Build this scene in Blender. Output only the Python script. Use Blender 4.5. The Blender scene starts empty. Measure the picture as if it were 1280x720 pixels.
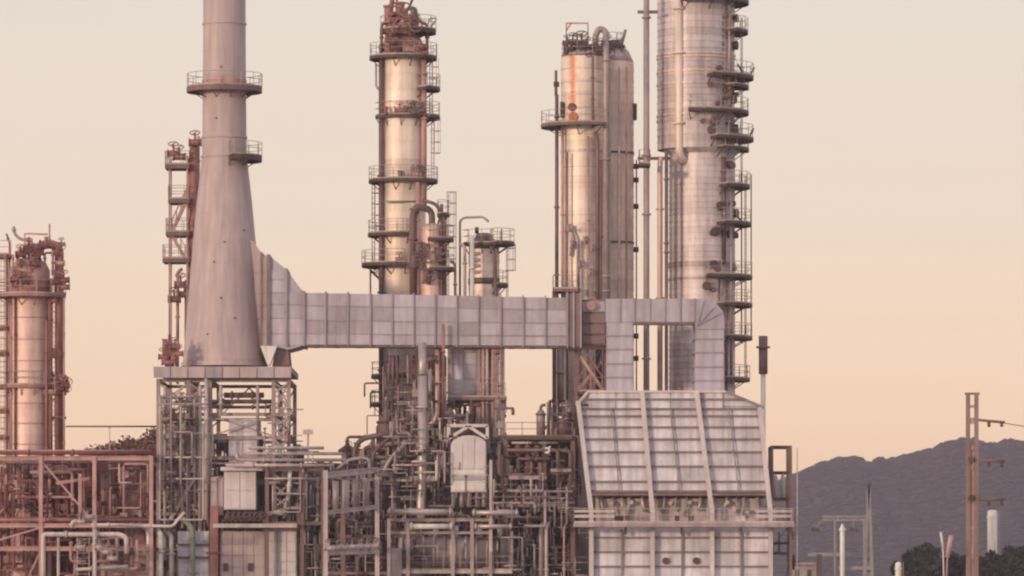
import bpy, math, random
from mathutils import Vector

random.seed(11)
sc = bpy.context.scene
COL = sc.collection

# ------------------------------------------------------------------ camera
# 16 photograph pixels (of 1280) are one metre at the plane y = 0, 400 m from the lens
D0, PPM, HOR, CAMZ = 400.0, 16.0, 760.0, 6.0
cam_d = bpy.data.cameras.new('camera')
cam = bpy.data.objects.new('camera', cam_d)
COL.objects.link(cam)
cam.location = (0, -D0, CAMZ)
cam.rotation_euler = (math.radians(90), 0, 0)
cam_d.sensor_width = 36
cam_d.lens = 36 * D0 / (1280 / PPM)
cam_d.shift_y = (HOR - 360) / 1280
cam_d.clip_start = 1
cam_d.clip_end = 40000
sc.camera = cam

# ------------------------------------------------------------------ sky and sun (dusk)
SUN_EL, SUN_AZ = math.radians(7), math.radians(43)      # azimuth left of the line of sight, behind the camera
sun_from = Vector((-math.sin(SUN_AZ) * math.cos(SUN_EL), -math.cos(SUN_AZ) * math.cos(SUN_EL), math.sin(SUN_EL)))
world = bpy.data.worlds.new('World')
sc.world = world
world.use_nodes = True
nt = world.node_tree
nt.nodes.clear()
N = nt.nodes.new
out = N('ShaderNodeOutputWorld')
bg = N('ShaderNodeBackground')
sky = N('ShaderNodeTexSky')
sky.sky_type = 'NISHITA'
sky.sun_disc = False
sky.sun_elevation = SUN_EL
sky.sun_rotation = math.atan2(sun_from.x, sun_from.y)
sky.altitude = 10
sky.dust_density = 3.0
tc = N('ShaderNodeTexCoord')
sep = N('ShaderNodeSeparateXYZ')
ramp = N('ShaderNodeValToRGB')
mr = N('ShaderNodeMapRange')
mr.inputs['From Min'].default_value = 0.0
mr.inputs['From Max'].default_value = 1.0
pw = N('ShaderNodeMath'); pw.operation = 'POWER'; pw.inputs[1].default_value = 0.5
nt.links.new(tc.outputs['Generated'], sep.inputs[0])
nt.links.new(sep.outputs['Z'], mr.inputs['Value'])
nt.links.new(mr.outputs[0], pw.inputs[0])
nt.links.new(pw.outputs[0], ramp.inputs[0])
cr = ramp.color_ramp
while len(cr.elements) < 6:
    cr.elements.new(0.5)
for e, (p, c) in zip(cr.elements, [
        (0.00, (1.10, 0.63, 0.33)), (0.17, (1.10, 0.74, 0.455)), (0.27, (0.865, 0.685, 0.55)),
        (0.35, (0.755, 0.665, 0.59)), (0.55, (0.80, 0.71, 0.70)), (1.0, (0.70, 0.63, 0.72))]):
    e.position = p
    e.color = (*c, 1)
sk = N('ShaderNodeMixRGB'); sk.blend_type = 'MIX'; sk.inputs[0].default_value = 1.0
sk.inputs[1].default_value = (0, 0, 0, 1)
scl = N('ShaderNodeVectorMath'); scl.operation = 'SCALE'; scl.inputs[3].default_value = 0.035
add = N('ShaderNodeVectorMath'); add.operation = 'ADD'
nt.links.new(sky.outputs[0], scl.inputs[0])
cn = N('ShaderNodeTexNoise'); cn.inputs['Scale'].default_value = 3.0; cn.inputs['Detail'].default_value = 5
cs = N('ShaderNodeVectorMath'); cs.operation = 'MULTIPLY'; cs.inputs[1].default_value = (1.5, 1.5, 14.0)
nt.links.new(tc.outputs['Generated'], cs.inputs[0]); nt.links.new(cs.outputs[0], cn.inputs['Vector'])
cm = N('ShaderNodeMapRange'); cm.inputs['To Min'].default_value = 0.955; cm.inputs['To Max'].default_value = 1.045
nt.links.new(cn.outputs['Fac'], cm.inputs['Value'])
cv = N('ShaderNodeVectorMath'); cv.operation = 'SCALE'
nt.links.new(ramp.outputs[0], cv.inputs[0]); nt.links.new(cm.outputs[0], cv.inputs[3])
nt.links.new(cv.outputs[0], add.inputs[0])
nt.links.new(scl.outputs[0], add.inputs[1])
nt.links.new(add.outputs[0], bg.inputs[0])
bg.inputs[1].default_value = 1.0
nt.links.new(bg.outputs[0], out.inputs[0])

sun_d = bpy.data.lights.new('sun', 'SUN')
sun_d.energy = 2.1
sun_d.angle = math.radians(4)
sun_d.color = (1.0, 0.74, 0.53)
sun = bpy.data.objects.new('sun', sun_d)
COL.objects.link(sun)
sun.location = (-100, -300, 80)
sun.rotation_euler = (-sun_from).to_track_quat('-Z', 'Y').to_euler()

sc.view_settings.view_transform = 'Standard'
sc.view_settings.look = 'None'
sc.view_settings.exposure = 0.0
sc.view_settings.gamma = 1.0
sc.render.engine = 'CYCLES'
sc.cycles.use_denoising = True
sc.cycles.max_bounces = 5
sc.cycles.volume_bounces = 0
sc.cycles.filter_width = 2.2

# ------------------------------------------------------------------ materials
MATS = {}
def mat(name, base, rough=0.6, metal=0.0, var=0.18, scale=0.6, streak=0.25, dirt=(0.12, 0.07, 0.05), dirt_amt=0.25,
        rand=0.0, bump=0.15, spec=0.4):
    m = bpy.data.materials.new(name)
    m.use_nodes = True
    t = m.node_tree
    b = t.nodes['Principled BSDF']
    geo = t.nodes.new('ShaderNodeNewGeometry')
    n1 = t.nodes.new('ShaderNodeTexNoise'); n1.inputs['Scale'].default_value = scale; n1.inputs['Detail'].default_value = 6
    n1.inputs['Roughness'].default_value = 0.65
    mp = t.nodes.new('ShaderNodeVectorMath'); mp.operation = 'MULTIPLY'; mp.inputs[1].default_value = (1.0, 1.0, 0.08)
    n2 = t.nodes.new('ShaderNodeTexNoise'); n2.inputs['Scale'].default_value = 2.2; n2.inputs['Detail'].default_value = 4
    L = t.links.new
    L(geo.outputs['Position'], n1.inputs['Vector'])
    L(geo.outputs['Position'], mp.inputs[0])
    L(mp.outputs[0], n2.inputs['Vector'])
    # tone
    r1 = t.nodes.new('ShaderNodeMapRange')
    r1.inputs['From Min'].default_value = 0.3; r1.inputs['From Max'].default_value = 0.7
    r1.inputs['To Min'].default_value = 1 - var; r1.inputs['To Max'].default_value = 1 + var
    L(n1.outputs['Fac'], r1.inputs['Value'])
    r2 = t.nodes.new('ShaderNodeMapRange')
    r2.inputs['From Min'].default_value = 0.35; r2.inputs['From Max'].default_value = 0.7
    r2.inputs['To Min'].default_value = 1.0; r2.inputs['To Max'].default_value = 1 - streak
    L(n2.outputs['Fac'], r2.inputs['Value'])
    mu = t.nodes.new('ShaderNodeMath'); mu.operation = 'MULTIPLY'
    L(r1.outputs[0], mu.inputs[0]); L(r2.outputs[0], mu.inputs[1])
    val = mu.outputs[0]
    if rand:
        oi = t.nodes.new('ShaderNodeObjectInfo')
        r3 = t.nodes.new('ShaderNodeMapRange')
        r3.inputs['To Min'].default_value = 1 - rand; r3.inputs['To Max'].default_value = 1 + rand
        L(oi.outputs['Random'], r3.inputs['Value'])
        m3 = t.nodes.new('ShaderNodeMath'); m3.operation = 'MULTIPLY'
        L(val, m3.inputs[0]); L(r3.outputs[0], m3.inputs[1])
        val = m3.outputs[0]
    sv = t.nodes.new('ShaderNodeVectorMath'); sv.operation = 'SCALE'; sv.inputs[0].default_value = base
    L(val, sv.inputs[3])
    # dirt / rust blotches
    n3 = t.nodes.new('ShaderNodeTexNoise'); n3.inputs['Scale'].default_value = 1.1; n3.inputs['Detail'].default_value = 8
    n3.inputs['Roughness'].default_value = 0.75
    mp2 = t.nodes.new('ShaderNodeVectorMath'); mp2.operation = 'MULTIPLY'; mp2.inputs[1].default_value = (1.0, 1.0, 0.35)
    L(geo.outputs['Position'], mp2.inputs[0]); L(mp2.outputs[0], n3.inputs['Vector'])
    r4 = t.nodes.new('ShaderNodeMapRange')
    r4.inputs['From Min'].default_value = 0.52; r4.inputs['From Max'].default_value = 0.72
    r4.inputs['To Min'].default_value = 0.0; r4.inputs['To Max'].default_value = dirt_amt
    L(n3.outputs['Fac'], r4.inputs['Value'])
    mx = t.nodes.new('ShaderNodeMixRGB')
    L(r4.outputs[0], mx.inputs[0]); L(sv.outputs[0], mx.inputs[1]); mx.inputs[2].default_value = (*dirt, 1)
    L(mx.outputs[0], b.inputs['Base Color'])
    b.inputs['Metallic'].default_value = metal
    b.inputs['Specular IOR Level'].default_value = spec
    rr = t.nodes.new('ShaderNodeMapRange')
    rr.inputs['To Min'].default_value = max(0.05, rough - 0.1); rr.inputs['To Max'].default_value = min(1, rough + 0.12)
    L(n1.outputs['Fac'], rr.inputs['Value']); L(rr.outputs[0], b.inputs['Roughness'])
    if bump:
        bp = t.nodes.new('ShaderNodeBump'); bp.inputs['Strength'].default_value = bump; bp.inputs['Distance'].default_value = 0.05
        L(n3.outputs['Fac'], bp.inputs['Height']); L(bp.outputs[0], b.inputs['Normal'])
    MATS[name] = m
    return m

M_stack = mat('stack_paint', (0.49, 0.395, 0.40), 0.62, var=0.09, scale=0.18, streak=0.24, dirt_amt=0.28, dirt=(0.3, 0.2, 0.18))
M_duct = mat('duct_sheet', (0.475, 0.44, 0.505), 0.5, 0.1, var=0.13, scale=0.5, streak=0.25, rand=0.12, dirt_amt=0.32, dirt=(0.25, 0.16, 0.15))
M_duct2 = mat('duct_sheet_dull', (0.41, 0.36, 0.41), 0.55, 0.1, var=0.15, scale=0.5, streak=0.25, rand=0.1, dirt_amt=0.35)
M_rib = mat('duct_rib', (0.36, 0.31, 0.33), 0.55, 0.1, var=0.15)
M_furn = mat('furnace_sheet', (0.70, 0.665, 0.74), 0.55, 0.05, var=0.2, scale=0.6, streak=0.35, rand=0.12, dirt_amt=0.5, dirt=(0.26, 0.2, 0.19))
M_frib = mat('furnace_rib', (0.29, 0.25, 0.265), 0.55, 0.1, var=0.2)
M_post = mat('furnace_post', (0.65, 0.585, 0.60), 0.5, 0.0, var=0.12, streak=0.2, dirt_amt=0.3)
M_joint = mat('joint_fabric', (0.24, 0.17, 0.18), 0.75, var=0.2, dirt_amt=0.3)
M_clad = mat('cladding', (0.84, 0.71, 0.62), 0.54, 0.22, var=0.12, scale=0.4, streak=0.28, rand=0.09, dirt_amt=0.3, dirt=(0.3, 0.2, 0.15))
M_cladg = mat('cladding_grey', (0.62, 0.545, 0.56), 0.52, 0.28, var=0.14, scale=0.4, streak=0.36, rand=0.11, dirt_amt=0.5, dirt=(0.24, 0.17, 0.18))
M_cladr = mat('cladding_pink_and_glow', (0.74, 0.53, 0.48), 0.52, 0.25, var=0.12, scale=0.5, streak=0.25, rand=0.05, dirt_amt=0.35, dirt=(0.3, 0.12, 0.1))  # pinkish cladding; the far left column has its pink glow painted in here
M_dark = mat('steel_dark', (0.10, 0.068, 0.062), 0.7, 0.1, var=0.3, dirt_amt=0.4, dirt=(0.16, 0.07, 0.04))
M_brown = mat('steel_brown', (0.20, 0.128, 0.125), 0.65, 0.1, var=0.25, dirt_amt=0.35)
M_steel = mat('steel_grey', (0.40, 0.32, 0.325), 0.6, 0.15, var=0.22, dirt_amt=0.4)
M_pale = mat('steel_pale', (0.52, 0.44, 0.43), 0.55, 0.1, var=0.2, dirt_amt=0.35)
M_red = mat('red_paint_and_glow', (0.36, 0.165, 0.155), 0.6, 0.0, var=0.28, dirt_amt=0.5, dirt=(0.1, 0.05, 0.045))  # red paint; on the left steel the red flare glow is put into it
M_redp = mat('red_paint_and_glow_faded', (0.50, 0.30, 0.285), 0.6, 0.0, var=0.25, dirt_amt=0.55, dirt=(0.16, 0.07, 0.06))  # faded red paint; on the left steel the flare's wash is mixed in
M_redd = mat('red_paint_and_glow_dark', (0.21, 0.078, 0.075), 0.7, 0.0, var=0.3, dirt_amt=0.4, dirt=(0.06, 0.03, 0.03))  # darker red paint, also carrying the painted glow on the left rack
M_pipe = mat('pipe_lagging', (0.50, 0.43, 0.42), 0.42, 0.45, var=0.2, streak=0.15, dirt_amt=0.35)
M_pipeg = mat('pipe_grey', (0.37, 0.305, 0.31), 0.5, 0.3, var=0.25, dirt_amt=0.45)
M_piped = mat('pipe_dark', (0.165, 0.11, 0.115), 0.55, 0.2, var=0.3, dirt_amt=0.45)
M_white = mat('white_paint', (0.72, 0.69, 0.66), 0.5, 0.0, var=0.08, dirt_amt=0.25)
M_rail = mat('rail_paint', (0.42, 0.34, 0.31), 0.6, 0.1, var=0.2)
M_redback = mat('red_glow_sheet_dark', (0.16, 0.06, 0.06), 0.75, 0.0, var=0.3, streak=0.3, dirt_amt=0.4, dirt=(0.05, 0.025, 0.025))  # dark red backs at lower left, glow tint included in the colour
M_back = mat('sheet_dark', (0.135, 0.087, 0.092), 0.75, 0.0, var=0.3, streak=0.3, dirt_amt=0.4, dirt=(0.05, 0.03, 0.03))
M_mauve = mat('mauve_paint', (0.21, 0.135, 0.145), 0.65, 0.1, var=0.3, dirt_amt=0.4)
M_galv = mat('galvanised', (0.31, 0.285, 0.30), 0.6, 0.3, var=0.2)
M_pinkw = mat('pinkish_white', (0.64, 0.53, 0.50), 0.5, 0.1, var=0.15, dirt_amt=0.35)
M_green = mat('green_paint', (0.22, 0.27, 0.22), 0.6, 0.0, var=0.2)
M_conc = mat('concrete', (0.34, 0.31, 0.29), 0.85, 0.0, var=0.2, dirt_amt=0.3)
M_pole = mat('pole_concrete', (0.30, 0.215, 0.20), 0.8, 0.0, var=0.15, dirt_amt=0.3)
M_ground = mat('ground_paving', (0.31, 0.275, 0.26), 0.95, 0.0, var=0.4, scale=0.05, bump=0.4)
M_hill = mat('hill_soil', (0.045, 0.04, 0.043), 0.95, 0.0, var=0.4, scale=0.01, spec=0.1)
M_forest = mat('forest_canopy', (0.026, 0.027, 0.037), 0.9, 0.0, var=0.3, scale=0.06, spec=0.1, rand=0.1)
M_leaf = mat('leaf_green', (0.034, 0.037, 0.027), 0.75, 0.0, var=0.5, scale=1.2, spec=0.2)
M_leafr = mat('leaf_russet', (0.20, 0.10, 0.08), 0.8, 0.0, var=0.5, scale=1.0, spec=0.2)
M_bark = mat('bark', (0.12, 0.085, 0.065), 0.9, 0.0, var=0.3)
M_orange = mat('orange_paint', (0.62, 0.18, 0.06), 0.6, 0.0, var=0.2)

# ------------------------------------------------------------------ geometry helpers
ORG = {}
def K(Y):
    return (D0 + Y) / D0 / PPM
def V(px, py, Y):
    k = K(Y)
    return Vector(((px - 640) * k, Y, CAMZ + (HOR - py) * k))

class MB:
    def __init__(s):
        s.v, s.f, s.sm = [], [], []
    def face(s, pts, smooth=False):
        i = len(s.v)
        s.v += [tuple(p) for p in pts]
        s.f.append(tuple(range(i, i + len(pts)))); s.sm.append(smooth)
    def box(s, x0, x1, y0, y1, z0, z1):
        i = len(s.v)
        s.v += [(x, y, z) for z in (z0, z1) for y in (y0, y1) for x in (x0, x1)]
        for q in ((0, 2, 3, 1), (4, 5, 7, 6), (0, 1, 5, 4), (2, 6, 7, 3), (0, 4, 6, 2), (1, 3, 7, 5)):
            s.f.append(tuple(i + a for a in q)); s.sm.append(False)
        return s
    def bar(s, p, q, w, h=None, up=None):
        h = h or w
        p, q = Vector(p), Vector(q)
        d = (q - p)
        if d.length < 1e-6:
            return s
        d.normalize()
        u = Vector(up) if up else (Vector((0, 0, 1)) if abs(d.z) < 0.95 else Vector((0, 1, 0)))
        a = d.cross(u).normalized(); b = a.cross(d).normalized()
        i = len(s.v)
        for c in (p, q):
            for (m, n) in ((-1, -1), (1, -1), (1, 1), (-1, 1)):
                s.v.append(tuple(c + a * (m * w / 2) + b * (n * h / 2)))
        for f in ((0, 1, 2, 3), (7, 6, 5, 4), (0, 4, 5, 1), (1, 5, 6, 2), (2, 6, 7, 3), (3, 7, 4, 0)):
            s.f.append(tuple(i + x for x in f)); s.sm.append(False)
        return s
    def ibeam(s, p, q, w, h, up=None):
        """an I section: 12 outline points swept from p to q"""
        p, q = Vector(p), Vector(q)
        d = (q - p).normalized()
        u = Vector(up) if up else (Vector((0, 0, 1)) if abs(d.z) < 0.95 else Vector((0, 1, 0)))
        a = d.cross(u).normalized(); b = a.cross(d).normalized()
        t, wb = h * 0.13, w * 0.09
        o = [(-w/2, -h/2), (w/2, -h/2), (w/2, -h/2+t), (wb, -h/2+t), (wb, h/2-t), (w/2, h/2-t), (w/2, h/2), (-w/2, h/2),
             (-w/2, h/2-t), (-wb, h/2-t), (-wb, -h/2+t), (-w/2, -h/2+t)]
        i = len(s.v)
        for c in (p, q):
            for (m, n) in o:
                s.v.append(tuple(c + a * m + b * n))
        for j in range(12):
            k = (j + 1) % 12
            s.f.append((i + j, i + 12 + j, i + 12 + k, i + k)); s.sm.append(False)
        s.f.append(tuple(i + j for j in range(12))); s.sm.append(False)
        s.f.append(tuple(i + 23 - j for j in range(12))); s.sm.append(False)
        return s
    def tube(s, pts, r, n=8, fillet=0.0, caps=True):
        pts = [Vector(p) for p in pts]
        if fillet > 0 and len(pts) > 2:
            o = [pts[0]]
            for a, b, c in zip(pts, pts[1:], pts[2:]):
                d1, d2 = (a - b), (c - b)
                f = min(fillet, d1.length * 0.49, d2.length * 0.49)
                d1.normalize(); d2.normalize()
                p0, p1 = b + d1 * f, b + d2 * f
                for t in (0, 0.25, 0.5, 0.75, 1):
                    o.append(p0 * (1 - t) ** 2 + b * 2 * t * (1 - t) + p1 * t * t)
            o.append(pts[-1])
            pts = o
        i0 = len(s.v)
        ref = None
        for i, p in enumerate(pts):
            d = (pts[min(i + 1, len(pts) - 1)] - pts[max(i - 1, 0)])
            d = d.normalized() if d.length > 1e-9 else Vector((0, 0, 1))
            if ref is None:
                ref = Vector((0, 1, 0)) if abs(d.y) < 0.8 else Vector((1, 0, 0))
            ref = (ref - d * ref.dot(d))
            ref = ref.normalized() if ref.length > 1e-6 else d.orthogonal().normalized()
            b = d.cross(ref)
            for j in range(n):
                an = 2 * math.pi * j / n
                s.v.append(tuple(p + ref * (math.cos(an) * r) + b * (math.sin(an) * r)))
        for i in range(len(pts) - 1):
            for j in range(n):
                a, b = i0 + i * n + j, i0 + i * n + (j + 1) % n
                s.f.append((a, a + n, b + n, b)); s.sm.append(n > 4)
        if caps:
            s.f.append(tuple(i0 + j for j in range(n))); s.sm.append(False)
            e = i0 + (len(pts) - 1) * n
            s.f.append(tuple(e + n - 1 - j for j in range(n))); s.sm.append(False)
        return s
    def disc(s, c, d, r, t, n=10):
        c, d = Vector(c), Vector(d).normalized()
        return s.tube([c - d * t / 2, c + d * t / 2], r, n)
    def lathe(s, cx, cy, prof, n=28, a0=0.0, a1=360.0, smooth=True, cap=True):
        """profile of (radius, z); each pair of rows its own strip so that corners stay sharp only where asked"""
        full = abs(a1 - a0) >= 359.9
        m = n if full else n + 1
        i0 = len(s.v)
        for (r, z) in prof:
            for j in range(m):
                an = math.radians(a0 + (a1 - a0) * j / n)
                s.v.append((cx + r * math.cos(an), cy + r * math.sin(an), z))
        for i in range(len(prof) - 1):
            for j in range(n):
                a = i0 + i * m + j; b = i0 + i * m + (j + 1) % m
                s.f.append((a, b, b + m, a + m)); s.sm.append(smooth)
        if cap and full:
            s.f.append(tuple(i0 + m - 1 - j for j in range(m))); s.sm.append(False)
            e = i0 + (len(prof) - 1) * m
            s.f.append(tuple(e + j for j in range(m))); s.sm.append(False)
        return s
    def prism(s, poly, y0, y1):
        """poly of (x, z), extruded along y"""
        i = len(s.v); n = len(poly)
        s.v += [(x, y0, z) for x, z in poly] + [(x, y1, z) for x, z in poly]
        s.f.append(tuple(i + j for j in range(n))); s.sm.append(False)
        s.f.append(tuple(i + n + n - 1 - j for j in range(n))); s.sm.append(False)
        for j in range(n):
            k = (j + 1) % n
            s.f.append((i + j, i + n + j, i + n + k, i + k)); s.sm.append(False)
        return s
    def build(s, name, m, parent=None, kind=None):
        o0 = ORG.get(parent.name, Vector()) if parent else Vector()
        me = bpy.data.meshes.new(name)
        me.from_pydata([(x - o0.x, y - o0.y, z - o0.z) for x, y, z in s.v], [], s.f)
        me.polygons.foreach_set('use_smooth', s.sm)
        me.materials.append(m)
        me.update()
        o = bpy.data.objects.new(name, me)
        COL.objects.link(o)
        if parent:
            o.parent = parent
        ORG[o.name] = o0
        if kind:
            o['kind'] = kind
        return o

def build_multi(name, mbs, mats):
    """several MBs joined into one mesh, one material slot each"""
    v, f, sm, mi = [], [], [], []
    for k_, b_ in enumerate(mbs):
        o_ = len(v)
        v += b_.v; f += [tuple(i + o_ for i in q) for q in b_.f]; sm += b_.sm; mi += [k_] * len(b_.f)
    me = bpy.data.meshes.new(name)
    me.from_pydata(v, [], f)
    me.polygons.foreach_set('use_smooth', sm)
    for m_ in mats: me.materials.append(m_)
    me.polygons.foreach_set('material_index', mi)
    me.update()
    o = bpy.data.objects.new(name, me)
    COL.objects.link(o)
    return o

def put(name, src, parent, off):
    """a copy of part src under parent, moved by off (mesh data shared)"""
    o = bpy.data.objects.new(name, src.data)
    COL.objects.link(o)
    o.parent = parent
    o.location = off
    return o

def tag(o, label, cat, group=None):
    o['label'] = label
    o['kind'] = 'thing'
    o['category'] = cat
    if group:
        o['group'] = group
    return o

def thing(name, label, cat, loc, group=None):
    o = bpy.data.objects.new(name, None)
    COL.objects.link(o)
    o.location = loc
    o.empty_display_size = 0.5
    ORG[o.name] = Vector(loc)
    return tag(o, label, cat, group)

UNIT = {}
def panel(name, m, parent, c, size):
    """a flat sheet: unit box mesh shared by all sheets of one material"""
    if m.name not in UNIT:
        b = MB().box(-.5, .5, -.5, .5, -.5, .5)
        me = bpy.data.meshes.new('sheet')
        me.from_pydata(b.v, [], b.f)
        me.materials.append(m)
        UNIT[m.name] = me
    o = bpy.data.objects.new(name, UNIT[m.name])
    COL.objects.link(o)
    o.parent = parent
    o.location = Vector(c) - ORG[parent.name]
    o.scale = size
    return o

# ------------------------------------------------------------------ plant parts
def rail_pts(mb, pts, z, h=1.1, r=0.025, step=1.3, closed=False):
    """handrail, knee rail and posts along a plan polyline"""
    pts = [Vector((p[0], p[1], z)) for p in pts]
    for hh in (h, h * 0.55):
        mb.tube([p + Vector((0, 0, hh)) for p in pts], r, 4)
    acc = step
    for a, b in zip(pts, pts[1:]):
        L = (b - a).length
        t = step - acc
        while t <= L + 1e-6:
            p = a + (b - a) * (t / L if L > 0 else 0)
            mb.bar(p, p + Vector((0, 0, h)), r * 2.0)
            t += step
        acc = (L - (t - step)) if L > 0 else acc
    p = pts[-1]
    mb.bar(p, p + Vector((0, 0, h)), r * 2.0)
    for a, b in zip(pts, pts[1:]):                        # toe board
        mb.bar(a + Vector((0, 0, 0.06)), b + Vector((0, 0, 0.06)), 0.02, 0.14)

def ring_platform(T, cx, cy, z, ri, ro, a0=0, a1=360, m=None, thick=0.2, rails=True, mr=None):
    m = m or M_dark
    mb = MB()
    n = max(6, int(abs(a1 - a0) / 12))
    full = abs(a1 - a0) >= 359
    prof = [(ri, z - 0.06), (ro, z - 0.06), (ro, z), (ri, z), (ri, z - 0.06)]
    mb.lathe(cx, cy, prof, n, a0, a1, smooth=False, cap=False)
    mb.lathe(cx, cy, [(ro - 0.05, z - thick), (ro + 0.02, z - thick), (ro + 0.02, z + 0.02), (ro - 0.05, z + 0.02)], n, a0, a1, smooth=False, cap=False)
    if not full:
        for a in (a0, a1):
            c, s_ = math.cos(math.radians(a)), math.sin(math.radians(a))
            mb.bar((cx + ri * c, cy + ri * s_, z - thick / 2), (cx + ro * c, cy + ro * s_, z - thick / 2), 0.07, thick)
    na = max(2, int(abs(a1 - a0) / 35))
    for i in range(na + (0 if full else 1)):
        a = math.radians(a0 + (a1 - a0) * i / na)
        c, s_ = math.cos(a), math.sin(a)
        mb.bar((cx + ri * c, cy + ri * s_, z - 0.12), (cx + ro * c, cy + ro * s_, z - 0.12), 0.08, 0.14)
        mb.bar((cx + ri * c, cy + ri * s_, z - 0.85), (cx + (ro * .85 + ri * .15) * c, cy + (ro * .85 + ri * .15) * s_, z - 0.15), 0.07)
    P = mb.build('platform', m, T)
    if rails:
        rb = MB()
        N_ = max(6, int(abs(a1 - a0) / 15))
        pts = [(cx + ro * math.cos(math.radians(a0 + (a1 - a0) * i / N_)), cy + ro * math.sin(math.radians(a0 + (a1 - a0) * i / N_))) for i in range(N_ + 1)]
        if not full:
            c0, s0 = math.cos(math.radians(a0)), math.sin(math.radians(a0))
            c1, s1 = math.cos(math.radians(a1)), math.sin(math.radians(a1))
            pts = [(cx + ri * c0, cy + ri * s0)] + pts + [(cx + ri * c1, cy + ri * s1)]
        rail_pts(rb, pts, z)
        rb.build('railing', mr or M_rail, P)
    return P

def rect_platform(T, x0, x1, y0, y1, z, m=None, rails='fblr', thick=0.24, name='platform', mr=None, h=1.1):
    m = m or M_brown
    mb = MB()
    mb.box(x0, x1, y0, y1, z - 0.05, z)
    for y in (y0, y1):
        mb.bar((x0, y, z - thick / 2 - 0.01), (x1, y, z - thick / 2 - 0.01), 0.1, thick)
    nx = max(1, int((x1 - x0) / 1.6))
    for i in range(nx + 1):
        x = x0 + (x1 - x0) * i / nx
        mb.bar((x, y0 + .05, z - thick / 2 - 0.03), (x, y1 - .05, z - thick / 2 - 0.03), 0.08, thick * 0.8)
    P = mb.build(name, m, T)
    rb = MB()
    if 'f' in rails: rail_pts(rb, [(x0, y0), (x1, y0)], z, h)
    if 'b' in rails: rail_pts(rb, [(x0, y1), (x1, y1)], z, h)
    if 'l' in rails: rail_pts(rb, [(x0, y0), (x0, y1)], z, h)
    if 'r' in rails: rail_pts(rb, [(x1, y0), (x1, y1)], z, h)
    if rb.v:
        rb.build('railing', mr or M_rail, P)
    return P

def ladder(T, x, y, z0, z1, ax=(1, 0), cage=True, m=None, w=0.45):
    m = m or M_brown
    a = Vector((ax[0], ax[1], 0)).normalized()
    nrm = Vector((a.y, -a.x, 0))
    mb = MB()
    c = Vector((x, y, 0))
    for s_ in (-1, 1):
        p = c + a * (s_ * w / 2)
        mb.bar((p.x, p.y, z0), (p.x, p.y, z1), 0.06)
    z = z0 + 0.2
    while z < z1:
        p, q = c - a * w / 2, c + a * w / 2
        mb.bar((p.x, p.y, z), (q.x, q.y, z), 0.035)
        z += 0.4
    L = mb.build('ladder', m, T)
    if cage and z1 - z0 > 3:
        cb = MB()
        z = z0 + 2.2
        while z < z1:
            pts = [c + a * (math.cos(t) * .38) + nrm * (math.sin(t) * .7) + Vector((0, 0, z)) for t in [math.pi * i / 6 for i in range(7)]]
            cb.tube(pts, 0.025, 4)
            z += 0.9
        for t in (0.5, 1.05, 1.57, 2.1, 2.64):
            p = c + a * (math.cos(t) * .38) + nrm * (math.sin(t) * .7)
            cb.bar((p.x, p.y, z0 + 2.2), (p.x, p.y, z1), 0.035)
        cb.build('ladder_cage', m, L)
    return L

def shell(T, cx, cy, r, z0, z1, nb, m, n=28, lip=0.035, name='cladding_band'):
    """insulation cladding: nb overlapping hoops, one mesh shared"""
    h = (z1 - z0) / nb
    mb = MB()
    mb.lathe(cx, cy, [(r + lip, z0), (r, z0 + h)], n, cap=False)
    mb.lathe(cx, cy, [(r - 0.05, z0), (r + lip, z0)], n, cap=False, smooth=False)
    first = mb.build(name, m, T)
    for i in range(1, nb):
        put(name, first, T, (0, 0, h * i))
    return first

def dome(T, cx, cy, r, z, h, m, name='head', n=28, nz=None):
    mb = MB()
    pr = [(r * math.cos(t), z + h * math.sin(t)) for t in [math.pi / 2 * i / 6 for i in range(7)]]
    pr[-1] = (0.02, z + h)
    mb.lathe(cx, cy, pr, n)
    return mb.build(name, m, T)

def hoop(T, cx, cy, r, z, h, m, t=0.08, name='hoop', n=28):
    mb = MB()
    mb.lathe(cx, cy, [(r - .1, z - h / 2), (r + t, z - h / 2), (r + t, z + h / 2), (r - .1, z + h / 2)], n, smooth=False, cap=False)
    return mb.build(name, m, T)

def pipe(T, pts, rpx, m, name='pipe', n=10, fil=2.2, flanges=(), label=None, cat=None, group=None, valves=()):
    """a round pipe through (px, py, Y) points; its own thing when T is None"""
    Ym = pts[0][2]
    r = rpx * K(Ym)
    P = [V(*p) for p in pts]
    if T is None:
        T = thing(name, label, cat or 'pipe', P[0], group)
        nm = 'pipe_barrel'
    else:
        nm = name
    mb = MB()
    mb.tube(P, r, n, fillet=r * fil)
    o = mb.build(nm, m, T)
    for (i, t) in flanges:
        c = P[i] * (1 - t) + P[i + 1] * t
        MB().disc(c, P[i + 1] - P[i], r * 1.55, max(.14, r * .5), n).build('flange', m, T if T else None)
    for (i, t) in valves:
        c = P[i] * (1 - t) + P[i + 1] * t
        valve(T, c, P[i + 1] - P[i], r)
    return T

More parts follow.
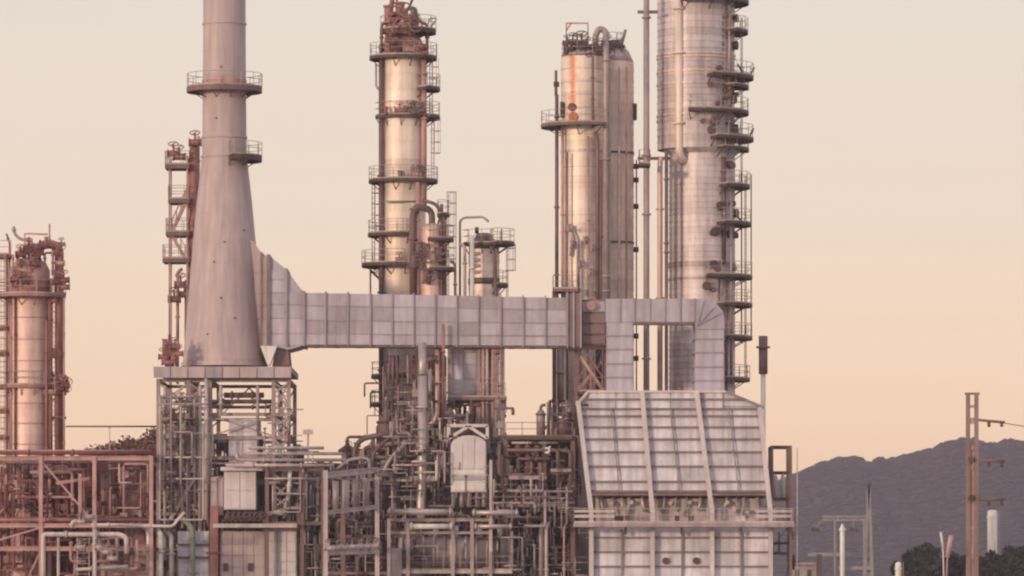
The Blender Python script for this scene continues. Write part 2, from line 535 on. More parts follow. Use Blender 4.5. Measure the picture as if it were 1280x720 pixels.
def valve(T, c, d, r, m=None, wheel=None):
    m = m or M_dark
    wheel = wheel or (M_red if m in (M_red, M_redd) else M_brown)
    d = Vector(d).normalized()
    up = Vector((0, -0.5, 0.86)) if abs(d.z) < 0.8 else Vector((0.4, -0.9, 0))
    s_ = max(r, 0.12)
    mb = MB()
    mb.disc(c - d * s_ * 2.2, d, s_ * 1.6, s_ * .5)
    mb.disc(c + d * s_ * 2.2, d, s_ * 1.6, s_ * .5)
    mb.tube([c - d * s_ * 2, c - d * s_ * .6, c + d * s_ * .6, c + d * s_ * 2], s_ * 1.25, 8)
    mb.tube([c, c + up * s_ * 4], s_ * .45, 6)
    o = mb.build('valve', m, T)
    wb = MB()
    u = up.orthogonal().normalized(); w = up.cross(u)
    pts = [c + up * s_ * 4 + (u * math.cos(t) + w * math.sin(t)) * s_ * 1.9 for t in [2 * math.pi * i / 10 for i in range(11)]]
    wb.tube(pts, s_ * .22, 5)
    wb.tube([pts[0], pts[5]], s_ * .15, 4)
    wb.build('handwheel', wheel, o)
    return o

def frame(T, xs, ys, zs, cw, bw, m, braces=(), ibeams=True, mbm=None, zbase=0.0):
    """a steel frame: columns on the xs x ys grid, beams at zs, brace tuples (bay, level, kind, row)"""
    mbm = mbm or m
    for y in ys:
        for x in xs:
            MB().ibeam((x, y, zbase), (x, y, zs[-1]), cw, cw).build('column', m, T)
    for z in zs:
        for y in ys:
            for a, b in zip(xs, xs[1:]):
                MB().ibeam((a + cw * .5, y, z - bw / 2), (b - cw * .5, y, z - bw / 2), bw * .7, bw).build('beam', mbm, T)
        for x in xs:
            for a, b in zip(ys, ys[1:]):
                MB().ibeam((x, a + cw * .5, z - bw / 2), (x, b - cw * .5, z - bw / 2), bw * .7, bw).build('beam', mbm, T)
    lv = [zbase] + list(zs)
    for (i, l, kind, row) in braces:
        y = ys[row] - 0.02
        x0, x1 = xs[i], xs[i + 1]
        z0, z1 = lv[l], lv[l + 1] - bw
        if kind in 'x/':
            MB().bar((x0, y, z0), (x1, y, z1), bw * .4).build('brace', m, T)
        if kind in 'x\\':
            MB().bar((x0, y + .1, z1), (x1, y + .1, z0), bw * .4).build('brace', m, T)
        if kind == 'v':
            MB().bar((x0, y, z1), ((x0 + x1) / 2, y, z0), bw * .4).build('brace', m, T)
            MB().bar((x1, y, z1), ((x0 + x1) / 2, y, z0), bw * .4).build('brace', m, T)
        if kind == '^':
            MB().bar((x0, y, z0), ((x0 + x1) / 2, y, z1), bw * .4).build('brace', m, T)
            MB().bar((x1, y, z0), ((x0 + x1) / 2, y, z1), bw * .4).build('brace', m, T)

def stair(T, p, q, w=0.8, m=None):
    m = m or M_pale
    p, q = Vector(p), Vector(q)
    mb = MB()
    for s_ in (0, w):
        o = Vector((0, s_, 0))
        mb.bar(p + o, q + o, 0.07, 0.24)
        mb.bar(p + o + Vector((0, 0, 1)), q + o + Vector((0, 0, 1)), 0.05)
        for t in (0.05, .35, .65, .95):
            c = p + (q - p) * t + o
            mb.bar(c, c + Vector((0, 0, 1)), 0.045)
    n = max(2, int(abs(q.z - p.z) / 0.25))
    for i in range(n):
        c = p + (q - p) * ((i + .5) / n)
        mb.box(c.x - .13, c.x + .13, c.y, c.y + w, c.z - .02, c.z + .02)
    return mb.build('stair', m, T)

ORD = ['first', 'second', 'third', 'fourth', 'fifth', 'sixth', 'seventh', 'eighth', 'ninth', 'tenth', 'eleventh', 'twelfth', 'thirteenth', 'fourteenth',
       'fifteenth', 'sixteenth', 'seventeenth', 'eighteenth', 'nineteenth', 'twentieth']
def ordinal(i):
    if i < 20: return ORD[i]
    t, u = divmod(i + 1, 10)
    return {2: ('twentieth', 'twenty-'), 3: ('thirtieth', 'thirty-'), 4: ('fortieth', 'forty-'), 5: ('fiftieth', 'fifty-')}[t][0 if u == 0 else 1] + ('' if u == 0 else ORD[u - 1])
COLOUR = {'pipe_dark': 'dark brown', 'pipe_grey': 'grey', 'steel_dark': 'blackish', 'joint_fabric': 'mauve', 'mauve_paint': 'mauve', 'steel_brown': 'brown', 'steel_pale': 'pale', 'pinkish_white': 'whitish', 'red_paint_and_glow': 'red',
          'red_paint_and_glow_dark': 'dark red', 'red_paint_and_glow_faded': 'faded red', 'green_paint': 'greenish', 'steel_grey': 'grey', 'pipe_lagging': 'pale'}

def tangle(x0, x1, y0, y1, Ya, Yb, n, rr, mats, label, group, seg=4, valve_p=0.4, name='pipe_run'):
    """orthogonal pipe runs crowding a region of the plant; each run is its own thing"""
    made = []
    for _ in range(max(3, int(n * .66))):
        Yc = random.uniform(Ya, Yb)
        p = [random.uniform(x0, x1), random.uniform(y0, y1), Yc]
        pts = [tuple(p)]
        ax = random.choice((0, 1))
        for s_ in range(random.randint(2, seg)):
            q = list(pts[-1])
            if ax == 2:
                q[2] = min(max(q[2] + random.choice((-1, 1)) * random.uniform(1, 3), Ya), Yb)
            elif ax == 0:
                q[0] = random.uniform(x0, x1)
            else:
                q[1] = random.uniform(y0, y1)
            if (V(*q) - V(*pts[-1])).length > 0.9:
                pts.append(tuple(q))
            ax = random.choice([a for a in (0, 1, 1, 2) if a != ax])
        if len(pts) < 2:
            continue
        r = random.uniform(*rr)
        fl = [(i, random.uniform(.25, .75)) for i in range(len(pts) - 1) if random.random() < .55]
        va = [(0, .5)] if random.random() < valve_p else []
        mt = random.choice(mats)
        T = pipe(None, pts, r, mt, name=name, n=8, flanges=fl, label='pipe', cat='pipe', group=group, valves=va)
        made.append((min(p_[0] for p_ in pts), 'thick' if r > (rr[0] + rr[1]) / 2 else 'thin', COLOUR[mt.name], T))
    for i, (_, th, co, T) in enumerate(sorted(made, key=lambda q: q[0])):
        T['label'] = '%s %s pipe, %s from left, %s' % (th, co, ordinal(i), label)

# ------------------------------------------------------------------ ground, hills
g = MB(); g.face([(-9000, -900, 0), (9000, -900, 0), (9000, 9500, 0), (-9000, 9500, 0)])
G = g.build('ground', M_ground); G['kind'] = 'structure'

def ridge_px(px):
    pts = [(-400, 735), (300, 720), (640, 690), (800, 655), (900, 628), (960, 608), (1000, 591), (1025, 580), (1045, 573), (1062, 569), (1082, 578), (1090, 580),
           (1098, 571), (1110, 577), (1130, 571), (1160, 562), (1190, 552), (1212, 548), (1240, 556), (1262, 551), (1290, 553), (1400, 560), (1600, 590), (2000, 640), (2600, 720)]
    for (a, ya), (b, yb) in zip(pts, pts[1:]):
        if a <= px <= b:
            return ya + (yb - ya) * (px - a) / (b - a)
    return 735
HY = 2600.0
def hill_z(px, u):
    """u 0 at the foot, 1 at the ridge line"""
    top = V(px, ridge_px(px), HY).z - 3.6
    s_ = math.sin(px * .021 + u * 2.1) * .05 + math.sin(px * .007 + 1.3 + u * 4) * .06 + math.sin(px * .063 + u * 7) * .02
    return max(-0.5, top * (u ** 1.15 + s_ * u * (1 - u) * 2.2))
hb = MB()
cols_, rows_ = 220, 26
for j in range(rows_ + 8):
    u = j / rows_
    for i in range(cols_ + 1):
        px = -400 + 3000 * i / cols_
        Yh = HY - 700 * (1 - u)
        x = V(px, 0, HY).x
        z = hill_z(px, u) if u <= 1 else hill_z(px, 1) * (1 - (u - 1) * 2.4)
        hb.v.append((x, Yh, z))
w_ = cols_ + 1
for j in range(rows_ + 7):
    for i in range(cols_):
        a = j * w_ + i
        hb.f.append((a, a + 1, a + 1 + w_, a + w_)); hb.sm.append(True)
H = hb.build('hills', M_hill); H['kind'] = 'structure'

fb = MB()
t_ = (1 + 5 ** .5) / 2
ICO = [Vector(v).normalized() for v in ((-1, t_, 0), (1, t_, 0), (-1, -t_, 0), (1, -t_, 0), (0, -1, t_), (0, 1, t_), (0, -1, -t_), (0, 1, -t_), (t_, 0, -1), (t_, 0, 1), (-t_, 0, -1), (-t_, 0, 1))]
ICF = ((0, 11, 5), (0, 5, 1), (0, 1, 7), (0, 7, 10), (0, 10, 11), (1, 5, 9), (5, 11, 4), (11, 10, 2), (10, 7, 6), (7, 1, 8), (3, 9, 4), (3, 4, 2), (3, 2, 6), (3, 6, 8), (3, 8, 9), (4, 9, 5), (2, 4, 11), (6, 2, 10), (8, 6, 7), (9, 8, 1))
rf = random.Random(3)
for i in range(9000):
    px = rf.uniform(880, 1420)
    u = 1 - rf.random() ** 1.3 * .75 if i > 1500 else 1.0 - rf.random() * .02
    x, Yh, z = V(px, 0, HY).x, HY - 700 * (1 - u), hill_z(px, u)
    s_ = rf.uniform(3.5, 8.0) if i > 1500 else rf.choice((3, 4, 5, 6, 7, 9, 12)) * rf.uniform(.8, 1.1)
    s_ *= .42
    i0 = len(fb.v)
    for v in ICO:
        q = v * s_ * rf.uniform(.7, 1.25)
        fb.v.append((x + q.x * 1.1, Yh + q.y, z + .8 + q.z * (.95 if i <= 1500 else .22)))
    for f in ICF:
        fb.f.append(tuple(i0 + a for a in f)); fb.sm.append(True)
F = fb.build('forest', M_forest); tag(F, 'hazy wooded slope of the distant hills behind the plant', 'forest'); F['kind'] = 'stuff'

def zz(py, Y): return V(0, py, Y).z
def xx(px, Y): return V(px, 0, Y).x

# ------------------------------------------------------------------ flue stack
SY = 7.75
k = K(SY)
T = thing('flue_stack', 'tall smooth pale flue stack flaring out towards its base', 'stack', V(280, 460, SY))
sx = xx(280.5, SY)
prof = [(52.5, 459), (51.8, 450), (47.5, 400), (43.3, 350), (39.0, 300), (34.3, 250), (30.2, 215), (28.2, 196), (27.6, 172), (27.0, 107), (26.6, 30), (26.3, -60), (26, -160)]
mb = MB(); mb.lathe(sx, SY, [(r * k, zz(y, SY)) for r, y in prof], 56); mb.build('shaft', M_stack, T)
for y, r in ((30, 26.8), (172, 27.8), (196, 28.4)):
    hoop(T, sx, SY, r * k, zz(y, SY), .16, M_stack, .06, 'flange_ring', 48)
for y, rr in ((-20, 26.4), (64, 26.8), (140, 27.4), (232, 32.2), (268, 36), (304, 39.4), (340, 42.5), (376, 45.5), (412, 48.6), (440, 51)):
    hoop(T, sx, SY, rr * k, zz(y, SY), .05, M_stack, .012, 'weld_seam', 48)
hoop(T, sx, SY, 52 * k, zz(456, SY), .3, M_stack, .14, 'base_ring', 48)
ring_platform(T, sx, SY, zz(110, SY), 27 * k, 47 * k, 0, 360, M_brown, thick=.38)
ring_platform(T, sx, SY, zz(196, SY), 28.3 * k, 47 * k, -75, 45, M_dark, thick=.4)
hoop(T, sx, SY, 27.2 * k, zz(104, SY), .5, M_redp, .05, 'painted_band', 48)
for (px, py) in ((278, 86), (272, 150), (283, 305), (296, 400), (279, 375), (270, 330), (306, 290), (262, 420)):
    # small inspection plugs on the shaft
    rr = 28
    for (r0, y0), (r1, y1) in zip(prof, prof[1:]):
        if y1 <= py <= y0:
            rr = r0 + (r1 - r0) * (y0 - py) / (y0 - y1)
    dx = (px - 280.5)
    dy = -math.sqrt(max(1, rr * rr - dx * dx))
    c = Vector((sx + dx * k, SY + dy * k, zz(py, SY)))
    d = Vector((dx, dy, 0)).normalized()
    MB().disc(c, d, .09, .1, 8).build('inspection_plug', M_brown, T)

# ------------------------------------------------------------------ main flue duct
DY0, DY1 = 5.0, 10.5
T = thing('flue_duct', 'long horizontal ribbed flue duct running from the stack to the furnace', 'duct', V(545, 432, DY0))
xb = [380, 407, 435, 463, 490, 517, 544, 571, 598, 626, 654, 682, 708]
def dtop(px): return 365.5 + (px - 380) * 6.5 / 330
def dbot(px): return 431 + (px - 380) * 1.5 / 330
yr = [0.0, .25, .53, .79, 1.0]
core = MB()
x0, x1 = xx(380, DY0), xx(708, DY0)
core.prism([(x0, zz(dbot(380), DY0) + .03), (x1, zz(dbot(708), DY0) + .03), (x1, zz(dtop(708), DY0) - .03), (x0, zz(dtop(380), DY0) - .03)], DY0 + .1, DY1)
core.build('duct_casing', M_duct, T)
for a, b in zip(xb, xb[1:]):
    xm = (a + b) / 2
    for u, w in zip(yr, yr[1:]):
        t0 = dtop(xm) + (dbot(xm) - dtop(xm)) * u; t1 = dtop(xm) + (dbot(xm) - dtop(xm)) * w
        c = (V(a, t0, DY0) + V(b, t1, DY0)) / 2
        kk = K(DY0)
        panel('panel', M_duct2 if (random.random() < .17 or (a < 430 and .5 < u < .6)) else M_duct, T, (c.x, DY0 + .05 + random.uniform(-.025, .025), c.z), ((b - a - .8) * kk, .08, (t1 - t0 - .7) * kk))
for a in xb[:-1]:
    MB().box(xx(a, DY0) - .055, xx(a, DY0) + .055, DY0 - .14, DY0 + .02, zz(dbot(a), DY0) - .12, zz(dtop(a), DY0) + .1).build('rib', M_rib, T)
    MB().box(xx(a, DY0) - .055, xx(a, DY0) + .055, DY0 - .1, DY1, zz(dtop(a), DY0) - .02, zz(dtop(a), DY0) + .12).build('rib', M_rib, T)
for a in range(395, 705, 27):
    MB().box(xx(a, DY0) - .22, xx(a, DY0) + .22, DY0 + .2, DY0 + .8, zz(dbot(a), DY0) - .22, zz(dbot(a), DY0) + .02).build('shoe', M_dark, T)
MB().bar(V(380, 432.5, DY0 + .02), V(708, 434, DY0 + .02), .12, .12).build('bottom_angle', M_brown, T)
for u in yr[1:-1]:
    MB().bar(V(381, dtop(380) + 65 * u, DY0 - .02), V(707, dtop(708) + 61.5 * u, DY0 - .02), .04, .07).build('seam', M_rib, T)

# breeching: the stepped, flared inlet between stack and duct
T = thing('duct_breeching', 'flared stepped breeching joining the flue duct to the stack', 'duct', V(350, 432, DY0))
secs = [(314, 302, 436), (322, 316, 436), (334, 319, 433), (345, 330, 433), (358, 338, 434), (368, 352, 435), (380, 365, 431)]
tops = [(316, 300), (320, 307), (325, 313), (331, 317.5), (336, 319.5), (347, 328), (358, 336.5), (362, 342), (367, 349), (373, 357), (377, 362), (380, 365)]
t1 = [q for q in tops if q[0] <= 336]; t2 = [q for q in tops if q[0] >= 336]
poly = [(xx(px, DY0), zz(py, DY0)) for px, py in [(306, 297)] + t1] + [(xx(px, DY0), zz(py, DY0)) for px, py in ((336, 433), (306, 433))]
MB().prism(poly[::-1], DY0 + 1.4, DY1 - 1.4).build('inlet_throat', M_stack, T)
poly = [(xx(px, DY0), zz(py, DY0)) for px, py in t2] + [(xx(px, DY0), zz(py, DY0)) for px, py in ((380, 431), (372, 434), (360, 437), (336, 433))]
MB().prism(poly[::-1], DY0 + .1, DY1).build('casing', M_duct, T)
def topy(px):
    for (a, ya), (b, yb) in zip(tops, tops[1:]):
        if a <= px <= b: return ya + (yb - ya) * (px - a) / (b - a)
    return 365
for a, b in ((316, 325), (325, 335), (337, 358), (358, 380)):
    ys_ = [max(topy(a), topy(b)) + 1, 350 if a > 330 else 340, 366, 381, 398, 417, 432]
    ys_ = [y for i, y in enumerate(ys_) if i == 0 or y > ys_[0] + 4]
    for u, w in zip(ys_, ys_[1:]):
        c = (V(a, u, DY0) + V(b, w, DY0)) / 2
        panel('panel', M_duct if a > 330 else M_stack, T, (c.x, DY0 + (.05 if a > 330 else 1.36) + random.uniform(-.012, .012), c.z), ((b - a - .9) * K(DY0), .08, (w - u - .8) * K(DY0)))
for px, w_ in ((326, .08), (335.5, .26), (358, .14), (380, .14)):
    MB().box(xx(px, DY0) - w_ / 2, xx(px, DY0) + w_ / 2, DY0 + (1.25 if px < 330 else -.2), DY1 + (-1.25 if px < 330 else .1), zz(433, DY0), zz(topy(px) - (1.2 if w_ > .12 else .3), DY0)).build('flange', M_joint if w_ > .2 else M_rib, T)
hb_ = MB()   # pale hopper drain under the inlet
hb_.prism([(xx(325, DY0 - 1), zz(432, DY0 - 1)), (xx(334, DY0 - 1), zz(456, DY0 - 1)), (xx(337, DY0 - 1), zz(456, DY0 - 1)), (xx(346, DY0 - 1), zz(432, DY0 - 1))], DY0 - .6, DY0 + .8)
hb_.build('drain_hopper', M_white, T)
MB().prism([(xx(344, DY0), zz(436, DY0)), (xx(340, DY0), zz(457, DY0)), (xx(362, DY0), zz(457, DY0)), (xx(360, DY0), zz(436, DY0))], DY0 + .3, DY1 - 1).build('support_saddle', M_brown, T)

# ------------------------------------------------------------------ duct end: expansion joint box and crossover duct
T = thing('expansion_joint_box', 'dark reddish expansion joint box at the furnace end of the flue duct', 'duct', V(730, 432, DY0))
MB().prism([(xx(709, DY0), zz(434, DY0)), (xx(709, DY0), zz(367, DY0)), (xx(726, DY0), zz(367, DY0)), (xx(726, DY0), zz(434, DY0))], DY0 - .3, DY1 + .2).build('joint', M_joint, T)
for px in (709, 717, 726):
    MB().box(xx(px, DY0) - .07, xx(px, DY0) + .07, DY0 - .45, DY1 + .3, zz(435, DY0), zz(365.5, DY0)).build('joint_flange', M_rib, T)
MB().box(xx(727, DY0), xx(758, DY0), DY0 + .5, DY1 - .5, zz(431, DY0), zz(374, DY0)).build('casing', M_joint, T)
for u, w in ((376, 390), (391, 404), (405, 418), (419, 430)):
    c = (V(728, u, DY0) + V(757, w, DY0)) / 2
    panel('panel', M_joint if u > 385 else M_duct, T, (c.x, DY0 + .42, c.z), (28 * K(DY0), .12, (w - u - 1.5) * K(DY0)))
MB().disc(V(739, 382, DY0 + .2), (0, 1, 0), .38, .5, 12).build('manway', M_redp, T)
MB().ibeam(V(700, 434.8, DY0 - .2) , V(762, 434.8, DY0 - .2), .22, .3).build('beam', M_dark, T)

T = thing('crossover_duct', 'smooth grey crossover duct on two legs above the furnace roof', 'duct', V(830, 490, DY0))
cy0, cy1 = DY0 - .6, DY0 + 4.2
def P2(l): return [(xx(a, DY0), zz(b, DY0)) for a, b in l]
MB().prism(P2([(757, 374), (757, 403), (868, 403), (868, 374)]), cy0, cy1).build('crossover', M_duct, T)
el = [(868, 403), (868.1, 374)] + [(878 + 27 * math.sin(t), 401 - 27 * math.cos(t)) for t in [math.pi / 2 * i / 7 for i in range(8)]] + [(905, 412), (869, 412)]
MB().prism(P2(el)[::-1], cy0 - .04, cy1 + .04).build('elbow', M_duct, T)
MB().prism(P2([(758, 403.2), (758, 491), (791, 491), (791, 403.2)]), cy0 + .05, cy1 - .05).build('leg', M_duct, T)
MB().prism(P2([(869.5, 412.3), (868, 491), (905, 491), (904.5, 412.3)])[::-1], cy0 + .05, cy1 - .05).build('leg', M_duct, T)
for y in (420, 437, 455, 472):
    MB().box(xx(757, DY0), xx(792, DY0), cy0 - .05, cy1, zz(y, DY0) - .05, zz(y, DY0) + .05).build('rib', M_rib, T)
    MB().box(xx(867.3, DY0), xx(905.8, DY0), cy0 - .05, cy1, zz(y + 4, DY0) - .05, zz(y + 4, DY0) + .05).build('rib', M_rib, T)
for x in (775, 793, 812, 831, 850, 868):
    MB().box(xx(x, DY0) - .05, xx(x, DY0) + .05, cy0 - .09, cy1 + .09, zz(403.6, DY0), zz(373.3, DY0)).build('rib', M_rib, T)
MB().bar(V(792, 404.5, DY0 - .5), V(868, 404.5, DY0 - .5), .3, .16).build('bottom_angle', M_brown, T)
for a in (880, 892, 901):
    MB().bar(V(872, 407, DY0 - .7), V(a, 376 + (a - 880) * .75, DY0 - .7), .06, .06).build('gore_seam', M_rib, T)

# small stair platform beside the duct leg
T = thing('access_stair', 'reddish access stair and landing beside the left crossover leg', 'stair', V(740, 492, DY0 + 2))
yy = DY0 + 1.0
rect_platform(T, xx(718, yy), xx(757, yy), yy, yy + 3, zz(489, yy), M_dark, 'f', mr=M_redp)
stair(T, V(754, 488, yy + .2), V(722, 440, yy + .2), .9, M_redp)
stair(T, V(722, 488, yy + 1.6), V(752, 452, yy + 1.6), .9, M_redp)
for x in (720, 757):
    MB().ibeam((xx(x, yy), yy, 8), (xx(x, yy), yy, zz(437, yy)), .25, .25).build('post', M_brown, T)

# ------------------------------------------------------------------ furnace (fired heater)
FY = 0.0
T = thing('fired_heater', 'large grey panelled fired heater with slanted pale posts', 'furnace', (xx(842, 0), 0, 0))
def sl(u, y):
    """px of slanted post u (0..3) at photo row y: upper body leans"""
    top = (723, 803, 871.5, 950); bot = (739, 815.5, 890, 963)
    if y >= 640: return bot[u]
    return top[u] + (bot[u] - top[u]) * (y - 505) / 135
# upper body core, in five sheared layers is one prism
FD = 9.0
MB().prism([(xx(sl(0, 618) + 1, 0), zz(618, 0)), (xx(sl(0, 505) + 1, 0), zz(505, 0)), (xx(sl(3, 505) - 1, 0), zz(508, 0)), (xx(sl(3, 618) - 1, 0), zz(618, 0))], .25, FD).build('casing', M_furn, T)
# hood: front flush with the wall, ends sloping in
MB().prism([(xx(x_, 0), zz(y_, 0)) for x_, y_ in ((722, 507), (736, 489.5), (906, 489.5), (952, 508.5))], .25, FD).build('hood', M_furn, T)
hp = [(736, 770), (770, 804), (804, 838), (838, 872), (872, 904)]
for i, (a, b) in enumerate(hp):
    for y0_, y1_ in ((490.5, 498.5), (499.5, 510)):
        c = (V(a, y0_, 0) + V(b, y1_, 0)) / 2
        panel('panel', M_furn, T, (c.x, .18 + random.uniform(-.02, .02), c.z), ((b - a - 1) * K(0), .12, (y1_ - y0_) * K(0)))
MB().bar(V(735, 489.5, .1), V(907, 489.5, .1), .3, .16).build('ridge_angle', M_post, T)
MB().bar(V(907, 489.5, .1), V(955, 509.5, .1), .3, .2).build('ridge_angle', M_frib, T)
MB().bar(V(735, 489.5, .1), V(720, 507, .1), .3, .2).build('ridge_angle', M_post, T)
for y_ in (499, 511):
    MB().ibeam(V(728 if y_ < 505 else 722, y_, -.02), V(932 if y_ < 505 else 952, y_, -.02), .2, .13).build('stiffener', M_frib, T)
rowsU = [512, 520, 534, 549, 565, 583, 602, 614]
for u in range(3):
    for h in range(2):
        for a, b in zip(rowsU, rowsU[1:]):
            ym = (a + b) / 2
            xa = sl(u, ym) + (sl(u + 1, ym) - sl(u, ym)) * h * .5; xc = sl(u, ym) + (sl(u + 1, ym) - sl(u, ym)) * (h + 1) * .5
            c = (V(xa, a, 0) + V(xc, b, 0)) / 2
            panel('panel', M_furn, T, (c.x, .18 + random.uniform(-.02, .02), c.z), ((xc - xa - 1.2) * K(0), .12, (b - a - 1.6) * K(0)))
for y in rowsU[1:]:
    MB().ibeam(V(sl(0, y), y, -.02), V(sl(3, y), y, -.02), .2, .14).build('stiffener', M_frib, T)
for u in range(3):
    for f in (.5,):
        a = V(sl(u, 510) * (1 - f) + sl(u + 1, 510) * f, 510, -.1); b = V(sl(u, 612) * (1 - f) + sl(u + 1, 612) * f, 612, -.1)
        MB().bar(a, b, .08, .1).build('stiffener', M_frib, T)
for u in range(4):
    MB().bar(V(sl(u, 500), (501, 490, 490, 509)[u], -.22), V(sl(u, 640), 640, -.22), .36, .3).build('post', M_post, T)
    MB().ibeam((xx(sl(u, 700), 0), -.22, 0), (xx(sl(u, 700), 0), -.22, zz(640, 0)), .34, .34).build('post', M_post, T)
# dark recess between upper and lower bodies
MB().box(xx(744, 0), xx(958, 0), 1.4, FD - 1, zz(662, 0), zz(617, 0)).build('burner_recess', M_brown, T)
MB().bar(V(735, 618, -.1), V(962, 618, -.1), .5, .22).build('girder', M_brown, T)
MB().box(xx(745, 0), xx(957, 0), .9, 1.38, zz(661, 0), zz(623, 0)).build('header_box', M_pale, T)
for i in range(15):
    px = 748 + i * 14.2 + random.uniform(-5, 5)
    MB().tube([V(px, 617, .8), V(px, 628, .5), V(px + random.choice((-3, 3)), random.uniform(632, 650), .5)], random.uniform(.09, .17), 8, fillet=.3).build('crossover_tube', random.choice((M_pipe, M_pipeg, M_steel)), T)
for px, py in ((764, 629), (789, 628), (838, 629), (862, 628), (909, 628), (918, 637), (934, 640)):
    MB().disc(V(px, py, .5), (0, 1, 0), .17, .4, 10).build('header_plug', M_pale, T)
# lower body
MB().box(xx(741, 0), xx(962, 0), .3, FD, 0, zz(660, 0)).build('casing', M_furn, T)
rowsL = [661, 672, 690, 708, 726, 744, 762]
for u in range(3):
    for h in range(2):
        for a, b in zip(rowsL, rowsL[1:]):
            xa = sl(u, 700) + (sl(u + 1, 700) - sl(u, 700)) * h * .5; xc = sl(u, 700) + (sl(u + 1, 700) - sl(u, 700)) * (h + 1) * .5
            c = (V(xa, a, 0) + V(xc, b, 0)) / 2
            panel('panel', M_furn, T, (c.x, .22 + random.uniform(-.02, .02), c.z), ((xc - xa - 1.4) * K(0), .12, (b - a - 1.2) * K(0)))
for y in rowsL[1:]:
    MB().ibeam(V(740, y, .02), V(963, y, .02), .2, .13).build('stiffener', M_frib, T)
for u in range(3):
    x = (sl(u, 700) + sl(u + 1, 700)) / 2
    MB().box(xx(x, 0) - .07, xx(x, 0) + .07, -.02, .12, 0, zz(661, 0)).build('stiffener', M_frib, T)
for px in (832, 870):
    MB().disc(V(px, 701, .1), (0, 1, 0), .27, .34, 12).build('peep_door', M_dark, T)
P = rect_platform(T, xx(717, 0), xx(991, 0), -2.3, -.5, zz(654, 0), M_steel, 'flr', thick=.32, name='catwalk', mr=M_pale)
for px in (724, 782, 852, 926, 985):
    MB().bar(V(px, 656, -.5), V(px, 668, -.45), .16).build('bracket', M_brown, T)
# kick plates that catch the light on the catwalk, lamps and small boxes standing on it
for a, b in ((718, 768), (944, 990)):
    for y in (639, 645.5):
        MB().bar(V(a, y, -2.32), V(b, y, -2.32), .03, .2).build('guard_plate', M_pale, T)
for px, m_ in ((772, M_dark), (778, M_dark), (846, M_dark), (864, M_dark), (921, M_white), (928, M_white)):
    c = V(px, 648, -1.2)
    MB().box(c.x - .2, c.x + .2, c.y - .2, c.y + .2, zz(654, 0), c.z + .2).build('junction_box', m_, T)

# ------------------------------------------------------------------ slender vent behind the furnace
T = thing('vent_stack', 'slender white vent stack with dark brown top behind the furnace', 'stack', (xx(954, 16), 16, 0))
MB().lathe(xx(954, 16), 16, [(3.1 * K(16), 0), (3.1 * K(16), zz(467, 16))], 16).build('lower_shaft', M_white, T)
MB().lathe(xx(954, 16), 16, [(5.6 * K(16), zz(467.5, 16)), (5.6 * K(16), zz(420, 16))], 16).build('silencer', M_brown, T)
hoop(T, xx(954, 16), 16, 5.8 * K(16), zz(434, 16), .14, M_brown, .2, 'guy_ring', 16)

# ------------------------------------------------------------------ steel bay at the right end of the furnace
T = thing('pump_shelter', 'narrow dark steel frame with a shallow top beam right of the furnace', 'steel frame', (xx(978, 1), 1, 0))
fx = [xx(965, 1), xx(988.5, 1)]
frame(T, fx, [1.0, 5.0], [zz(690, 1), zz(655, 1), zz(622, 1), zz(589, 1), zz(557, 1)], .2, .16, M_brown, [(0, 1, '/', 1), (0, 2, '\\', 1)], mbm=M_dark)
MB().bar(V(986, 558, 1.4), V(986, 640, 1.4), .4, .6).build('panel_post', M_brown, T)
MB().tube([V(996.5, 560, 1), V(996.5, 760, 1)], .05, 6).build('conduit', M_pale, T)
for i, (px, py) in enumerate(((968.5, 602), (978.5, 601))):
    t = thing('gas_bottle', ('larger' if i == 0 else 'smaller') + ' white cylinder standing in the steel frame right of the furnace', 'cylinder', (xx(px, 3), 3, zz(622, 3)))
    r = (4.0 if i == 0 else 3.0) * K(3)
    MB().lathe(xx(px, 3), 3, [(r, zz(622, 3)), (r, zz(598, 3)), (r * .85, zz(595.5, 3)), (r * .5, zz(593.5, 3)), (.05, zz(592.5, 3))], 16).build('body', M_white, t)
    MB().lathe(xx(px, 3), 3, [(r * .25, zz(593, 3)), (r * .25, zz(589.5, 3))], 8).build('neck', M_steel, t)
tangle(964, 992, 660, 718, 1.5, 4.5, 9, (.9, 1.6), [M_piped, M_pipeg, M_dark], 'under the right catwalk end', 'dark pipes right of the furnace', 3)

# ------------------------------------------------------------------ columns
def plats(T, cx, cy, Y, r, lst, m=M_dark):
    """(photo row, outer radius px, a0, a1)"""
    for (y, ro, a0, a1) in lst:
        ring_platform(T, cx, cy, zz(y, Y), r * K(Y), ro * K(Y), a0, a1, m, thick=.22)

# --- tall column with red crown
Y = 18.0
T = thing('distillation_column', 'tall cream distillation column with red piping at its top', 'column', (xx(504, Y), Y, 0))
cx = xx(504, Y); r = 28
shell(T, cx, Y, r * K(Y), zz(545, Y), zz(72, Y), 22, M_clad)
MB().lathe(cx, Y, [(r * K(Y) * .98, 0), (r * K(Y) * .98, zz(545, Y))], 24).build('skirt', M_steel, T)
for y in (146, 226, 330):
    hoop(T, cx, Y, r * K(Y), zz(y + 5, Y), .3, M_clad, .06)
plats(T, cx, Y, Y, r, [(72, 42, 0, 360), (146, 35, -170, 20), (111, 46, -50, 30), (146, 46, -40, 40), (226, 43, 0, 360), (293, 44, 110, 280), (331, 52, 100, 275), (420, 42, 100, 280), (470, 40, 100, 285), (505, 40, 100, 260)])
